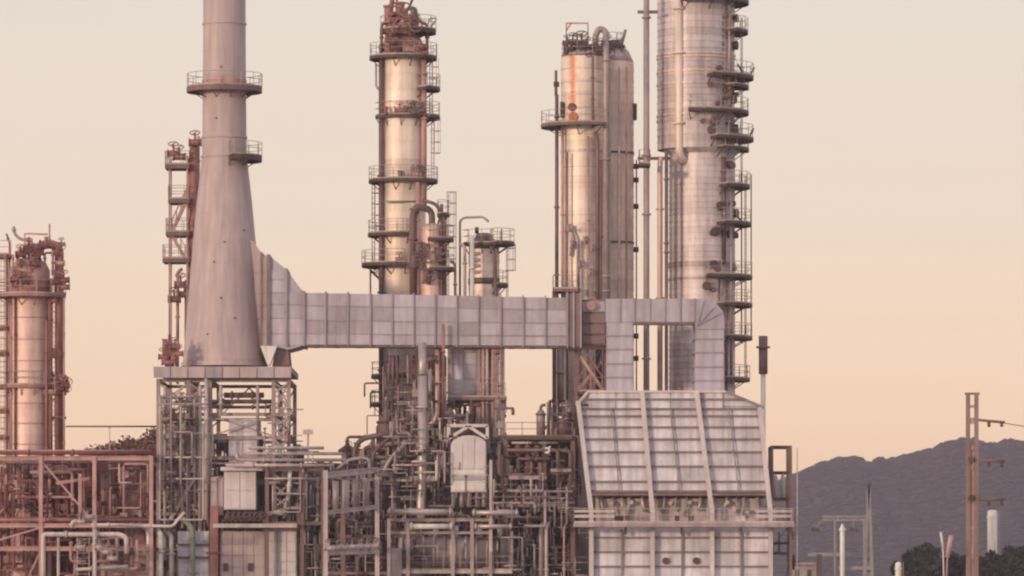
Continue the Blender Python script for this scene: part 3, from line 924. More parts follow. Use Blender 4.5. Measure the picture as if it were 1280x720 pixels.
# crown
MB().lathe(cx, Y, [(24 * K(Y), zz(72, Y)), (24 * K(Y), zz(52, Y)), (20 * K(Y), zz(45, Y)), (9 * K(Y), zz(40, Y)), (.1, zz(39, Y))], 24).build('crown', M_redp, T)
for a in range(0, 360, 40):
    c, s_ = math.cos(math.radians(a)), math.sin(math.radians(a))
    MB().tube([(cx + 25 * K(Y) * c, Y + 25 * K(Y) * s_, zz(60, Y)), (cx + 31 * K(Y) * c, Y + 31 * K(Y) * s_, zz(60, Y))], .28, 10).build('nozzle', M_red, T)
ring_platform(T, xx(510, Y), Y, zz(38, Y), .3, 35 * K(Y), -180, 45, M_dark, thick=.32)
for (pts, rp, m_) in (([(484, 72, Y), (484, 12, Y), (490, 6, Y), (490, -14, Y)], 3.2, M_red), ([(497, 50, Y - .6), (497, 18, Y - .6), (484, 18, Y - .6)], 3.6, M_red),
                      ([(508, 45, Y), (508, 10, Y), (520, 10, Y), (520, 45, Y)], 2.4, M_green), ([(490, 30, Y - 1.2), (518, 30, Y - 1.2)], 3.2, M_redp),
                      ([(477, 72, Y - 1), (477, 30, Y - 1), (505, 22, Y - 1)], 2.0, M_brown), ([(534, 72, Y), (534, 30, Y), (515, 24, Y)], 2.0, M_redp),
                      ([(496, -16, Y), (496, 40, Y)], 1.6, M_red), ([(503, 20, Y), (512, 8, Y + 1), (516, -2, Y + 1)], 1.6, M_dark)):
    pipe(T, pts, rp, m_, 'crown_pipe', flanges=[(0, .6)])
for (px, py) in ((486, 18), (500, 14), (493, 34), (513, 33)):
    valve(T, V(px, py, Y - 1.2), (0, 0, 1), .3, M_red)
pipe(T, [(536, 38, Y), (544, 26, Y)], .8, M_brown, 'davit'); pipe(T, [(532, 38, Y), (538, 22, Y), (546, 24, Y)], .7, M_brown, 'davit')
# side pipes
pipe(T, [(476.5, 74, Y - 1.2), (476.5, 560, Y - 1.2)], 3.3, M_brown, 'downcomer', flanges=[(0, .15), (0, .3), (0, .45), (0, .6), (0, .8)])
pipe(T, [(530, 74, Y - 1.4), (530, 260, Y - 1.4)], 3.6, M_redp, 'riser', flanges=[(0, .1), (0, .4), (0, .8)])
pipe(T, [(470, 80, Y - .6), (470, 108, Y - .6), (474, 112, Y - .6)], 1.4, M_pale, 'bypass')
ladder(T, xx(541, Y), Y - .5, zz(226, Y), zz(150, Y), ax=(0.5, 1), m=M_redp)
ladder(T, xx(539, Y), Y - .5, zz(146, Y), zz(74, Y), ax=(0.5, 1), m=M_redp)
ladder(T, xx(467, Y), Y - .5, zz(331, Y), zz(226, Y), ax=(0.5, 1), m=M_brown)
pipe(T, [(480, 252, Y - 1.9), (500, 252, Y - 2.0), (520, 252, Y - 1.5)], 1.4, M_green, 'cooling_hoop')
pipe(T, [(463, 331, Y - 1), (463, 372, Y - 1)], 1.2, M_steel, 'support_post')
MB().bar(V(463, 338, Y - 1), V(476, 350, Y - 1), .2).build('knee_brace', M_brown, T)

# --- slim column in front of it
for i in range(30):
    py = random.choice((66, 62, 56, 50, 40, 30, 22, 140, 138, 220, 218, 285, 324))
    px = random.uniform(482, 532) if py > 60 else random.uniform(480, 525)
    valve(T, V(px, py, Y - 2.0), random.choice(((1, 0, 0), (0, 0, 1))), random.uniform(.1, .2), random.choice((M_red, M_redp, M_brown)))
Y = 14.5
T = thing('slim_column', 'slim pinkish column with an arched overhead pipe against the cream column', 'column', (xx(540, Y), Y, 0))
cx = xx(540, Y); r = 14
shell(T, cx, Y, r * K(Y), zz(640, Y), zz(288, Y), 24, M_cladr, n=20)
MB().lathe(cx, Y, [(r * K(Y) * .97, 0), (r * K(Y) * .97, zz(640, Y))], 20).build('skirt', M_steel, T)
dome(T, cx, Y, r * K(Y), zz(288, Y), .6, M_cladr, n=20)
plats(T, cx, Y, Y, r, [(299, 27, -100, 70), (336, 28, -95, 70), (268, 22, -60, 60)])
pipe(T, [(540, 284, Y), (540, 262, Y), (520, 258, Y - .6), (516, 268, Y - .6), (516, 372, Y - .6)], 4.2, M_brown, 'overhead_pipe', flanges=[(2, .5), (3, .3)])
pipe(T, [(522, 228, Y - .4), (522, 700, Y - .4)], 2.6, M_redp, 'riser', flanges=[(0, .1), (0, .2), (0, .5)])
pipe(T, [(552, 255, Y - .8), (552, 700, Y - .8)], 2.2, M_brown, 'riser', flanges=[(0, .1), (0, .22)])
pipe(T, [(528, 250, Y - .9), (545, 255, Y - .9), (556, 275, Y - .9), (556, 372, Y - .9)], 2.2, M_piped, 'return_pipe')
ladder(T, xx(560, Y), Y - .4, zz(372, Y), zz(240, Y), ax=(.3, 1), m=M_steel)
for (px, py) in ((524, 312), (518, 325), (533, 345), (548, 318)):
    valve(T, V(px, py, Y - 1.4), (0, 0, 1), .25, M_brown)

# --- short stripper column with rooftop platform
Y = 16.0
T = thing('stripper_column', 'short grey stripper column with one wide platform at its top', 'column', (xx(605, Y), Y, 0))
cx = xx(605, Y); r = 19
shell(T, cx, Y, r * K(Y), zz(520, Y), zz(312, Y), 12, M_clad, n=22)
MB().lathe(cx, Y, [(r * K(Y) * .97, 0), (r * K(Y) * .97, zz(520, Y))], 22).build('skirt', M_steel, T)
MB().lathe(cx, Y, [(r * K(Y), zz(312, Y)), (r * K(Y), zz(304, Y)), (12 * K(Y), zz(298, Y)), (9 * K(Y), zz(292, Y)), (.1, zz(291, Y))], 22).build('head', M_piped, T)
plats(T, cx, Y, Y, r, [(304, 38, -65, 65), (305, 26, -170, -60), (356, 30, -55, 40)])
MB().disc((cx, Y, zz(352, Y)), (0, 0, 1), 20 * K(Y), .5, 22).build('insulation_ring', M_piped, T)
pipe(T, [(608, 293, Y - 1), (618, 318, Y - 1.4), (620, 372, Y - 1.4), (623, 372, Y - 1.4)], 2.4, M_piped, 'overhead_pipe')
ladder(T, xx(634, Y), Y, zz(372, Y), zz(305, Y), ax=(.3, 1), m=M_steel)
pipe(T, [(596, 292, Y), (596, 284, Y)], 2.6, M_dark, 'vent'); pipe(T, [(627, 304, Y), (627, 286, Y)], 1.0, M_brown, 'davit')
for py in (318, 326, 333, 341):
    MB().box(xx(597, Y) - .35, xx(597, Y) + .1, Y - 1.4, Y - 1.05, zz(py, Y) - .12, zz(py, Y) + .12).build('name_plate', M_steel, T)
pipe(None, [(575, 372, 15), (575, 276, 15), (580, 272, 15), (604, 271, 15), (611, 277, 15)], 1.5, M_pipe, 'overhead_line', label='thin pale pipe arching over towards the short stripper column', n=8)
pipe(None, [(581, 520, 14.4), (581, 308, 14.4), (574, 304, 14.4)], 2.2, M_pale, 'vapour_line', label='pale vertical pipe just left of the short stripper column', flanges=[(0, .7), (0, .9)])
pipe(None, [(590, 500, 13.6), (590, 294, 13.6)], 2.8, M_white, 'vapour_line', label='off white vertical pipe hugging the left side of the short stripper column', flanges=[(0, .8)])
pipe(None, [(569, 500, 14.8), (569, 330, 14.8), (563, 326, 14.8)], 1.8, M_redp, 'vapour_line', label='reddish vertical pipe between the slim column and the short stripper', flanges=[(0, .85)])

# --- twin vessels
Y = 20.0
T = thing('reactor_vessel', 'warm golden reactor column with an orange rust streak near its top', 'column', (xx(729, Y), Y, 0))
cx = xx(729, Y); r = 27.5
shell(T, cx, Y, r * K(Y), zz(520, Y), zz(72, Y), 30, M_clad)
M_rust = MATS['cladding'].copy(); M_rust.name = 'cladding_rust_streak'
MB().lathe(cx, Y, [(r * K(Y) * .97, 0), (r * K(Y) * .97, zz(520, Y))], 26).build('skirt', M_steel, T)
dome(T, cx, Y, r * K(Y), zz(72, Y), 10 * K(Y), M_cladg)
# rust streak: shape of its own, run down from the nozzle flange
t = M_rust.node_tree
b = t.nodes['Principled BSDF']
src = b.inputs['Base Color'].links[0].from_socket
geo = t.nodes.new('ShaderNodeNewGeometry'); sp = t.nodes.new('ShaderNodeSeparateXYZ')
t.links.new(geo.outputs['Position'], sp.inputs[0])
nz = t.nodes.new('ShaderNodeTexNoise'); nz.inputs['Scale'].default_value = 1.6; nz.inputs['Detail'].default_value = 6
t.links.new(geo.outputs['Position'], nz.inputs['Vector'])
def mth(op, a, b_):
    n_ = t.nodes.new('ShaderNodeMath'); n_.operation = op
    for i, q in enumerate((a, b_)):
        if isinstance(q, (int, float)): n_.inputs[i].default_value = q
        elif q is not None: t.links.new(q, n_.inputs[i])
    return n_.outputs[0]
dx = mth('ABSOLUTE', mth('SUBTRACT', sp.outputs['X'], xx(716, Y)), None)
edge = mth('ADD', mth('MULTIPLY', dx, 1.6), mth('MULTIPLY', nz.outputs['Fac'], .75))
mrn = t.nodes.new('ShaderNodeMapRange'); mrn.inputs['From Min'].default_value = .95; mrn.inputs['From Max'].default_value = .5
mrn.inputs['To Max'].default_value = .85
t.links.new(edge, mrn.inputs['Value'])
mxr = t.nodes.new('ShaderNodeMixRGB'); mxr.inputs[2].default_value = (.50, .15, .05, 1)
t.links.new(mrn.outputs[0], mxr.inputs[0]); t.links.new(src, mxr.inputs[1]); t.links.new(mxr.outputs[0], b.inputs['Base Color'])
h_ = (zz(72, Y) - zz(520, Y)) / 30
for o in [c for c in T.children if c.name.startswith('cladding_band')][-4:]:
    o.data = o.data.copy(); o.data.materials[0] = M_rust
MB().disc(V(716, 134, Y - 1.55), (-.45, -.9, 0), .34, .5, 10).build('nozzle', M_redd, T)
MB().disc(V(717, 146, Y - 1.6), (-.45, -.9, 0), .42, .3, 10).build('nozzle', M_orange, T)
plats(T, cx, Y, Y, r, [(157, 53, 135, 300)], M_brown)
for y in (190, 290):
    hoop(T, cx, Y, r * K(Y), zz(y, Y), .22, M_cladg, .05)
# top gear
ring_platform(T, cx, Y, zz(70, Y), .5, 27 * K(Y), 0, 360, M_brown, thick=.2)
tf = MB()
for a, b_ in (((708, 72), (708, 29)), ((708, 29), (735, 29)), ((735, 29), (735, 62)), ((708, 38), (714, 29))):
    tf.bar(V(*a, Y - .5), V(*b_, Y - .5), .12)
tf.build('lifting_frame', M_redp, T)
for px, py, s_ in ((716, 52, .28), (727, 55, .4), (713, 62, .3), (721, 62, .3)):
    valve(T, V(px, py, Y - .6), (1, 0, 0), s_ * .6, M_brown)
pipe(T, [(744, 68, Y), (744, 46, Y), (749, 35, Y), (757, 39, Y), (757.5, 62, Y - 1.8), (757.5, 520, Y - 2.4)], 4.0, M_pipeg, 'overhead_pipe', n=14, flanges=[(4, .03), (4, .3), (4, .62), (4, .66)])
pipe(T, [(696, 118, Y - .4), (696, 400, Y - .6)], 2.4, M_brown, 'riser', flanges=[(0, .1), (0, .5), (0, .8)])
pipe(T, [(703, 160, Y - 1.4), (703, 520, Y - 1.4)], 1.8, M_redp, 'riser', flanges=[(0, .3)])
pipe(T, [(744, 165, Y - 1.8), (747, 175, Y - 1.9), (747, 520, Y - 1.9)], 2.6, M_mauve, 'riser', flanges=[(1, .2), (1, .55)])
pipe(T, [(713, 320, Y - 1.9), (716, 285, Y - 1.9), (722, 300, Y - 1.9), (722, 372, Y - 1.9)], 1.5, M_pale, 'loop_pipe')
MB().tube([V(695, 88, Y - .4), V(695, 120, Y - .4)], .12, 8).build('lamp_mast', M_brown, T)
MB().box(xx(692, Y), xx(699, Y), Y - .6, Y - .2, zz(109, Y), zz(103, Y)).build('lamp', M_dark, T)
MB().box(xx(700, Y), xx(704, Y), Y - 1.2, Y - .7, zz(148, Y), zz(129, Y)).build('cabinet', M_dark, T)
rect_platform(T, xx(691, Y), xx(722, Y), Y - 3.4, Y - .5, zz(364, Y), M_brown, 'flr')
MB().bar(V(693, 364, Y - 2), V(693, 640, Y - 2), .35).build('platform_post', M_brown, T)
pipe(T, [(700, 430, Y - 2), (700, 520, Y - 2)], 4.2, M_pipeg, 'downcomer', flanges=[(0, .4)])
for px, py in ((711, 285), (715, 305), (731, 300), (740, 310), (737, 340), (725, 330)):
    valve(T, V(px, py, Y - 2.2), (0, 0, 1), .11, M_steel)

for i in range(12):
    px, py = random.uniform(706, 758), random.uniform(50, 68)
    valve(T, V(px, py, Y - random.uniform(0, 1.6)), random.choice(((1, 0, 0), (0, 0, 1))), random.uniform(.12, .22), random.choice((M_brown, M_dark, M_piped)))
for px, y0, y1, rp, m_ in ((709, 190, 520, 1.2, M_mauve), (735, 170, 520, 1.4, M_redp), (741, 70, 160, 1.6, M_mauve), (751, 200, 520, 1.6, M_brown), (726, 300, 520, 1.4, M_pale)):
    pipe(T, [(px, y0, Y - 2.0), (px, y1, Y - 2.0)], rp, m_, 'riser', n=8, flanges=[(0, .3), (0, .6)])
for y in (88, 104, 120, 136, 170, 210, 230, 250, 270, 310, 330):
    hoop(T, cx, Y, r * K(Y), zz(y, Y), .06, M_cladg, .03)
Y = 22.5
T = thing('reactor_vessel', 'grey shadowed reactor column standing right behind the golden one', 'column', (xx(767, Y), Y, 0))
cx = xx(767, Y); r = 25
shell(T, cx, Y, r * K(Y), zz(520, Y), zz(78, Y), 34, M_clad)
MB().lathe(cx, Y, [(r * K(Y) * .97, 0), (r * K(Y) * .97, zz(520, Y))], 26).build('skirt', M_steel, T)
MB().lathe(cx, Y, [(r * K(Y), zz(78, Y)), (19 * K(Y), zz(64, Y)), (9 * K(Y), zz(57, Y)), (.1, zz(55, Y))], 26).build('head', M_cladg, T)
for y in (192, 304):
    hoop(T, cx, Y, r * K(Y), zz(y, Y), .2, M_brown, .06)
MB().box(xx(790, Y), xx(796, Y), Y - .5, Y + .4, zz(150, Y), zz(130, Y)).build('cabinet', M_dark, T)
pipe(T, [(776, 60, Y), (779, 48, Y), (782, 37, Y)], 2.0, M_pipeg, 'vent'); pipe(T, [(770, 58, Y - .5), (781, 58, Y - .5)], 2.2, M_piped, 'manifold')
ring_platform(T, cx, Y, zz(58, Y), .4, 11 * K(Y), -150, 40, M_brown, thick=.16)
for i in range(10):
    valve(T, V(random.uniform(752, 778), random.uniform(54, 64), Y - 1.0), random.choice(((1, 0, 0), (0, 0, 1))), random.uniform(.1, .2), random.choice((M_brown, M_dark, M_piped)))
for px in (762, 774, 783):
    pipe(T, [(px, 84, Y - 2.0), (px, 520, Y - 2.0)], 1.2, random.choice((M_mauve, M_pale, M_redp)), 'riser', n=8, flanges=[(0, .25), (0, .5)])
for y in (208, 225, 258, 312, 420, 448):
    MB().disc(V(794.5, y, Y), (1, 0, 0), .22, .5, 8).build('nozzle', M_dark, T)
pipe(T, [(795.5, 200, Y), (795.5, 520, Y)], 1.0, M_rail, 'conduit')

# --- tall riser pipes beside the big tower
T = thing('riser_pipe', 'thick brown riser pipe standing alone left of the biggest tower', 'pipe', (xx(808, 20), 20, 0))
pipe(T, [(808, -60, 20), (808, 760, 20)], 3.8, M_steel, 'pipe_barrel', n=14, flanges=[(0, .1), (0, .31), (0, .4), (0, .62)])
MB().bar(V(797, 15, 20), V(822, 15, 20), .25).build('support_arm', M_brown, T)
MB().bar(V(797, 198, 20), V(838, 198, 20), .25).build('support_arm', M_brown, T)
T = thing('riser_pipe', 'thinner warm riser pipe between the thick riser and the biggest tower', 'pipe', (xx(825.5, 20), 20, 0))
pipe(T, [(826, 196, 20), (825, 206, 20), (825, 760, 20)], 3.4, M_cladr, 'pipe_barrel', n=12, flanges=[(1, .1), (1, .3)])
T = thing('riser_pipe', 'slender reddish riser pipe close against the lower left of the biggest tower', 'pipe', (xx(833.5, 19.5), 19.5, 0))
pipe(T, [(833, 190, 19.5), (833, 760, 19.5)], 2.3, M_brown, 'pipe_barrel', n=10, flanges=[(0, .06), (0, .2), (0, .22), (0, .34)])
rect_platform(T, xx(799, 18), xx(812, 18), 17, 19, zz(205, 18), M_dark, 'flr')

# --- the biggest tower
Y = 23.0
T = thing('main_fractionator', 'biggest tower with many small platforms stacked up its right side', 'column', (xx(876, Y), Y, 0))
cx = xx(870, Y)
shell(T, cx, Y, 48 * K(Y), zz(188, Y), zz(-60, Y), 30, M_cladg, n=40, lip=.045)
cx2 = xx(877.5, Y)
shell(T, cx2, Y, 41 * K(Y), zz(500, Y), zz(194, Y), 40, M_cladg, n=40, lip=.045)
MB().lathe(cx2, Y, [(41 * K(Y), zz(194.2, Y)), (48 * K(Y), zz(187.8, Y))], 40, cap=False).build('cone', M_cladg, T)
MB().lathe(cx2, Y, [(40 * K(Y), 0), (40 * K(Y), zz(500, Y))], 36).build('skirt', M_steel, T)
for y in (70, 74, 92, 107, 146, 152):
    hoop(T, cx, Y, 48 * K(Y), zz(y, Y), .16, M_cladr if y in (74, 92) else M_cladg, .1, n=40)
for y in (330, 334, 350):
    hoop(T, cx2, Y, 41 * K(Y), zz(y, Y), .2, M_pipeg, .08, n=40)
# bright warm lagged downcomers on the left face of the upper section
for px, rp, m_, ya in ((849, 5.2, M_clad, 192),):
    pipe(T, [(px, -60, Y - 2.4 - (px - 829) * .022), (px, ya, Y - 2.4 - (px - 829) * .022), (px + 6, ya + 10, Y - 2.2)], rp, m_, 'lagged_downcomer', n=14, flanges=[(0, .28), (0, .5), (0, .85)])
plats(T, cx, Y, Y, 48, [(3, 66, -110, 40), (40, 65, -42, 30), (97, 72, -75, 30), (109, 66, -45, 10), (141, 66, -100, 30), (174, 72, -70, 30), (187, 66, -60, 10)])
plats(T, cx2, Y, Y, 41, [(233, 60, -60, 30), (280, 62, -65, 30), (346, 63, -85, 30), (381, 63, -65, 30), (422, 63, -60, 30), (474, 60, -60, 30)])
for a, b_ in ((97, 40), (141, 97), (174, 141), (233, 174)):
    ladder(T, xx(926, Y), Y - 1.4, zz(a, Y), zz(b_ - 16, Y), ax=(.3, 1), m=M_brown, cage=False)
for a, b_ in ((280, 233), (346, 280), (381, 346), (422, 381), (474, 422)):
    ladder(T, xx(931, Y), Y - 1.2, zz(a, Y), zz(b_ - 12, Y), ax=(.3, 1), m=M_brown, cage=False)
pipe(T, [(927, 215, Y - .4), (927, 430, Y - .4)], .9, M_brown, 'conduit'); pipe(T, [(939, 218, Y - .4), (939, 425, Y - .4)], .8, M_brown, 'conduit')
rt = random.Random(5)
for i in range(34):
    a = math.radians(rt.uniform(-85, -10)); y = rt.choice((20, 60, 84, 115, 122, 128, 134, 158, 165, 205, 262, 296, 338, 366))
    R_ = 48 if y < 188 else 41
    c0 = cx if y < 188 else cx2
    c = Vector((c0 + (R_ + 1) * K(Y) * math.cos(a), Y + (R_ + 1) * K(Y) * math.sin(a), zz(y + rt.uniform(-6, 6), Y)))
    MB().disc(c, (math.cos(a), math.sin(a), 0), rt.uniform(.16, .4), rt.uniform(.5, .9), 9).build('nozzle', rt.choice((M_dark, M_brown, M_piped)), T)
for px, y0, y1 in ((912, -60, 188), (903, 20, 140), (905, 196, 330), (914, 230, 480), (898, 345, 480), (908, 350, 500)):
    pipe(T, [(px, y0, Y - 2.3), (px, y1, Y - 2.3)], rt.uniform(1.3, 2.6), rt.choice((M_pipeg, M_piped, M_mauve)), 'side_pipe', n=8, flanges=[(0, .3), (0, .7)])
for (px, py, ex, ey) in ((921, 165, 928, 172), (922, 80, 930, 94), (935, 175, 942, 160), (936, 97, 943, 84), (918, 265, 926, 276)):
    pipe(T, [(px, py, Y - 1), (ex, ey, Y - 1)], 1.2, M_dark, 'davit')

# --- left column with swan-neck overhead pipe
Y = 8.0
T = thing('overhead_column', 'pinkish column at the far left with a big swan neck pipe', 'column', (xx(37, Y), Y, 0))
cx = xx(37, Y); r = 24.5
shell(T, cx, Y, r * K(Y), zz(580, Y), zz(368, Y), 12, M_cladr)
MB().lathe(cx, Y, [(r * K(Y) * .97, 0), (r * K(Y) * .97, zz(580, Y))], 24).build('skirt', M_redp, T)
MB().lathe(cx, Y, [(r * K(Y) + .06, zz(368, Y)), (r * K(Y) + .06, zz(338, Y)), (r * .85 * K(Y), zz(329, Y)), (r * .5 * K(Y), zz(323, Y)), (.1, zz(321, Y))], 26).build('head', M_redp, T)
plats(T, cx, Y, Y, r, [(369, 45, 0, 360), (482, 30, 0, 360), (490, 46, -40, 30)], M_red)
pipe(T, [(44, 325, Y), (44, 312, Y), (58, 304, Y), (74, 308, Y), (74, 330, Y), (74, 640, Y)], 5.8, M_red, 'swan_neck', n=14, fil=1.6, flanges=[(4, .12), (4, .45), (4, .5), (4, .62)])
pipe(T, [(63.5, 350, Y - .6), (63.5, 600, Y - .6)], 2.4, M_redd, 'riser', flanges=[(0, .2), (0, .5), (0, .7)])
pipe(T, [(14, 345, Y - .8), (14, 600, Y - .8)], 2.0, M_redp, 'riser', flanges=[(0, .3), (0, .6)])
for pts, rp, m_ in (([(17, 283, Y), (18, 292, Y), (25, 299, Y), (40, 301, Y), (40, 322, Y)], 1.9, M_steel), ([(8, 292, Y), (12, 304, Y), (12, 322, Y)], 1.2, M_brown),
                    ([(30, 323, Y - .5), (30, 306, Y - .5), (48, 306, Y - .5), (48, 325, Y - .5)], 2.2, M_red), ([(22, 330, Y - .9), (22, 312, Y - .9), (34, 312, Y - .9)], 2.0, M_redp),
                    ([(56, 330, Y - .5), (56, 316, Y - .5), (72, 316, Y - .5)], 1.5, M_redp)):
    pipe(T, pts, rp, m_, 'crown_pipe', n=8, flanges=[(0, .5)])
fr_ = MB()
for a, b_ in (((31, 305), (31, 292)), ((31, 292), (60, 293)), ((62, 280), (62, 306))):
    fr_.bar(V(*a, Y), V(*b_, Y), .13)
fr_.build('lifting_frame', M_redp, T)
for (px, py) in ((26, 318), (36, 310), (44, 330), (20, 350), (28, 352), (80, 350), (70, 352), (73, 485), (80, 482)):
    valve(T, V(px, py, Y - 1.6), (1, 0, 0), .18, M_redd)
ladder(T, xx(67, Y), Y - 1.2, zz(482, Y), zz(372, Y), ax=(1, .2), m=M_red)
ladder(T, xx(68, Y), Y - 1.2, zz(580, Y), zz(492, Y), ax=(1, .2), m=M_red)
for px, y0, y1, rp in ((19, 372, 600, 1.3), (58, 400, 600, 1.6), (80, 372, 600, 1.2), (50, 300, 330, 1.4), (36, 296, 325, 1.2), (66, 312, 345, 1.5), (16, 318, 350, 1.3)):
    pipe(T, [(px, y0, Y - 1.4), (px, y1, Y - 1.4)], rp, random.choice((M_red, M_redp, M_redd)), 'riser', n=8, flanges=[(0, .2), (0, .5), (0, .8)])
for y in (398, 425, 452, 505, 530, 556):
    hoop(T, cx, Y, r * K(Y), zz(y, Y), .1, M_redp, .05)
for i in range(26):
    px, py = random.uniform(14, 84), random.choice((302, 308, 314, 320, 327, 334, 342, 350, 356, 478, 486, 440))
    if py > 360 and px < 62: px = random.uniform(64, 84)
    valve(T, V(px, py + random.uniform(-3, 3), Y - 1.5), random.choice(((1, 0, 0), (0, 0, 1))), random.uniform(.1, .18), random.choice((M_red, M_redd, M_redp)))
# ladder tower on its left
T = thing('ladder_tower', 'thin reddish ladder tower cut by the left edge of the photo', 'ladder tower', (xx(2, Y), Y, 0))
for px in (-8, 9):
    for dy in (0, 2):
        MB().bar((xx(px, Y), Y + dy, 0), (xx(px, Y), Y + dy, zz(316, Y)), .16).build('post', M_red, T)
for y in (318, 366, 408, 440, 482, 512, 545):
    rect_platform(T, xx(-9, Y), xx(14, Y), Y - .1, Y + 2.1, zz(y, Y), M_redd, 'f', mr=M_redp)
ladder(T, xx(3, Y), Y - .3, zz(600, Y), zz(318, Y), ax=(1, 0), m=M_redp)

# --- red column hidden behind the stack
Y = 24.0
T = thing('red_column', 'thin red column with four landings half hidden behind the stack', 'column', (xx(240, Y), Y, 0))
cx = xx(243, Y)
shell(T, cx, Y, 6 * K(Y), zz(480, Y), zz(180, Y), 18, M_red, n=14)
MB().lathe(cx, Y, [(5.8 * K(Y), 0), (5.8 * K(Y), zz(480, Y))], 14).build('skirt', M_red, T)
dome(T, cx, Y, 6 * K(Y), zz(180, Y), .4, M_red, n=14)
for px in (213, 235):
    for dy in (-1.2, 1.0):
        MB().bar((xx(px, Y), Y + dy, 0), (xx(px, Y), Y + dy, zz(196, Y)), .13).build('post', M_redp, T)
for i, y in enumerate((207, 250, 291, 324)):
    rect_platform(T, xx((208, 212, 209, 205)[i], Y), xx(238, Y), Y - 1.4, Y + 1.2, zz(y, Y), M_brown, 'flbr', thick=.34, mr=M_rail)
pipe(T, [(248, 170, Y), (248, 480, Y)], 2.0, M_redp, 'riser', n=8, flanges=[(0, .1), (0, .2), (0, .35), (0, .5)])
pipe(T, [(222, 480, Y), (222, 340, Y), (228, 336, Y)], 2.0, M_redp, 'riser', n=8, flanges=[(0, .6)])
pipe(T, [(232, 480, Y - .6), (232, 350, Y - .6)], 1.4, M_red, 'riser', n=8)
for (px, py) in ((218, 374), (226, 356), (231, 368), (217, 192), (224, 196), (244, 178)):
    valve(T, V(px, py, Y - .8), (1, 0, 0), .22, M_red)
stair(T, V(214, 291, Y - 1.1), V(232, 252, Y - 1.1), .7, M_redp); stair(T, V(232, 324, Y - 1.1), V(214, 293, Y - 1.1), .7, M_redp)
t = thing('relief_valve', 'squat red relief valve cluster on the deck beside the stack foot', 'valve', V(212, 458, 4))
MB().lathe(xx(212, 4), 4, [(.38, zz(458, 4)), (.4, zz(448, 4)), (.58, zz(444, 4)), (.58, zz(434, 4)), (.3, zz(428, 4)), (.1, zz(426, 4))], 14).build('body', M_red, t)
MB().tube([V(212, 428, 4), V(212, 418, 4)], .12, 8).build('spindle', M_redd, t)
MB().tube([V(204, 439, 4), V(221, 439, 4)], .28, 10).build('outlet', M_red, t)
MB().tube([V(221, 426, 4), V(221, 458, 4)], .14, 8).build('side_pipe', M_redp, t)
for px, py in ((204, 446), (219, 433), (206, 430), (216, 448), (223, 442), (208, 453)):
    valve(t, V(px, py, 3.4), random.choice(((1, 0, 0), (0, 0, 1))), .16, M_red)

# ------------------------------------------------------------------ table frame under the stack
Y = 2.0
T = thing('stack_table', 'braced steel table frame carrying the stack above the small heater', 'steel frame', (xx(280, Y), Y, 0))
xs = [xx(p, Y) for p in (198, 236, 263, 342, 361)]
zs = [zz(p, Y) for p in (690, 640, 600, 570, 545, 516, 473.5)]
frame(T, xs, [Y, Y + 11.0], zs, .30, .26, M_steel,
      [(0, 6, 'x', 0), (0, 5, 'x', 0), (0, 4, '/', 0), (0, 3, 'x', 0), (0, 2, '\\', 0), (3, 6, 'x', 0), (3, 5, 'x', 0), (3, 4, 'x', 0), (1, 6, '/', 0),
       (2, 5, 'x', 0), (2, 6, '^', 1), (0, 6, 'x', 1), (0, 5, 'x', 1), (0, 4, 'x', 1), (3, 6, 'x', 1), (3, 5, 'x', 1), (2, 4, 'x', 1), (0, 3, 'x', 1), (1, 5, 'x', 1)])
MB().box(xx(193, Y), xx(365, Y), Y - 1.0, Y + 12, zz(466, Y), zz(459, Y)).build('deck_slab', M_stack, T)
for x0_, x1_ in ((198, 236), (342, 361), (236, 263)):          # light lattice in the narrow bays
    y_ = 478
    while y_ < 640:
        h_ = (x1_ - x0_) * .75
        for row in (Y - .1, Y + 11.1):
            MB().bar(V(x0_, y_, row), V(x1_, min(640, y_ + h_), row), .11).build('lacing', M_steel, T)
            MB().bar(V(x1_, y_, row + .1), V(x0_, min(640, y_ + h_), row + .1), .11).build('lacing', M_pale if row < 5 else M_steel, T)
        y_ += h_
for i in range(8):
    a = 193 + 172 * i / 8; b = 193 + 172 * (i + 1) / 8
    c = (V(a, 459.5, Y) + V(b, 473, Y)) / 2
    panel('fascia_panel', M_stack if i % 3 else M_duct2, T, (c.x, Y - 1.08, c.z), (172 / 8 * K(Y) - .06, .12, 13.5 * K(Y)))
for px, y0, y1, rp, m_ in ((250, 482, 700, 2.4, M_pale), (258, 470, 650, 2.8, M_pale), (243, 500, 660, 1.6, M_steel), (276, 482, 520, 2.2, M_pale), (322, 482, 540, 2.0, M_steel), (206, 482, 700, 2.0, M_pale), (228, 520, 660, 1.8, M_pale)):
    pipe(T, [(px, y0, Y - .8), (px, y1, Y - .8)], rp, m_, 'standpipe', n=8, flanges=[(0, .3), (0, .6)])
for y, a, b, rp in ((502, 264, 341, 2.6), (509, 264, 338, 2.0), (494, 280, 330, 3.4)):
    pipe(T, [(a, y, Y + 1), (b, y, Y + 1)], rp, M_brown, 'header_pipe', n=8, flanges=[(0, .2), (0, .7)])
for a, b in (((212, 650), (244, 596)), ((200, 598), (232, 545)), ((232, 545), (204, 520))):
    stair(T, V(*a, Y - 1.0), V(*b, Y - 1.0), .8, M_pale)
for y in (600, 545, 520):
    rect_platform(T, xx(198, Y), xx(238, Y), Y - 1.1, Y - .3, zz(y, Y), M_steel, 'f')
rs = random.Random(9)
for i in range(22):
    px = rs.uniform(202, 236); py = rs.uniform(490, 640)
    valve(T, V(px, py, Y - 1.3), (0, 0, 1) if rs.random() < .5 else (1, 0, 0), rs.uniform(.1, .18), rs.choice((M_pale, M_steel, M_brown)))

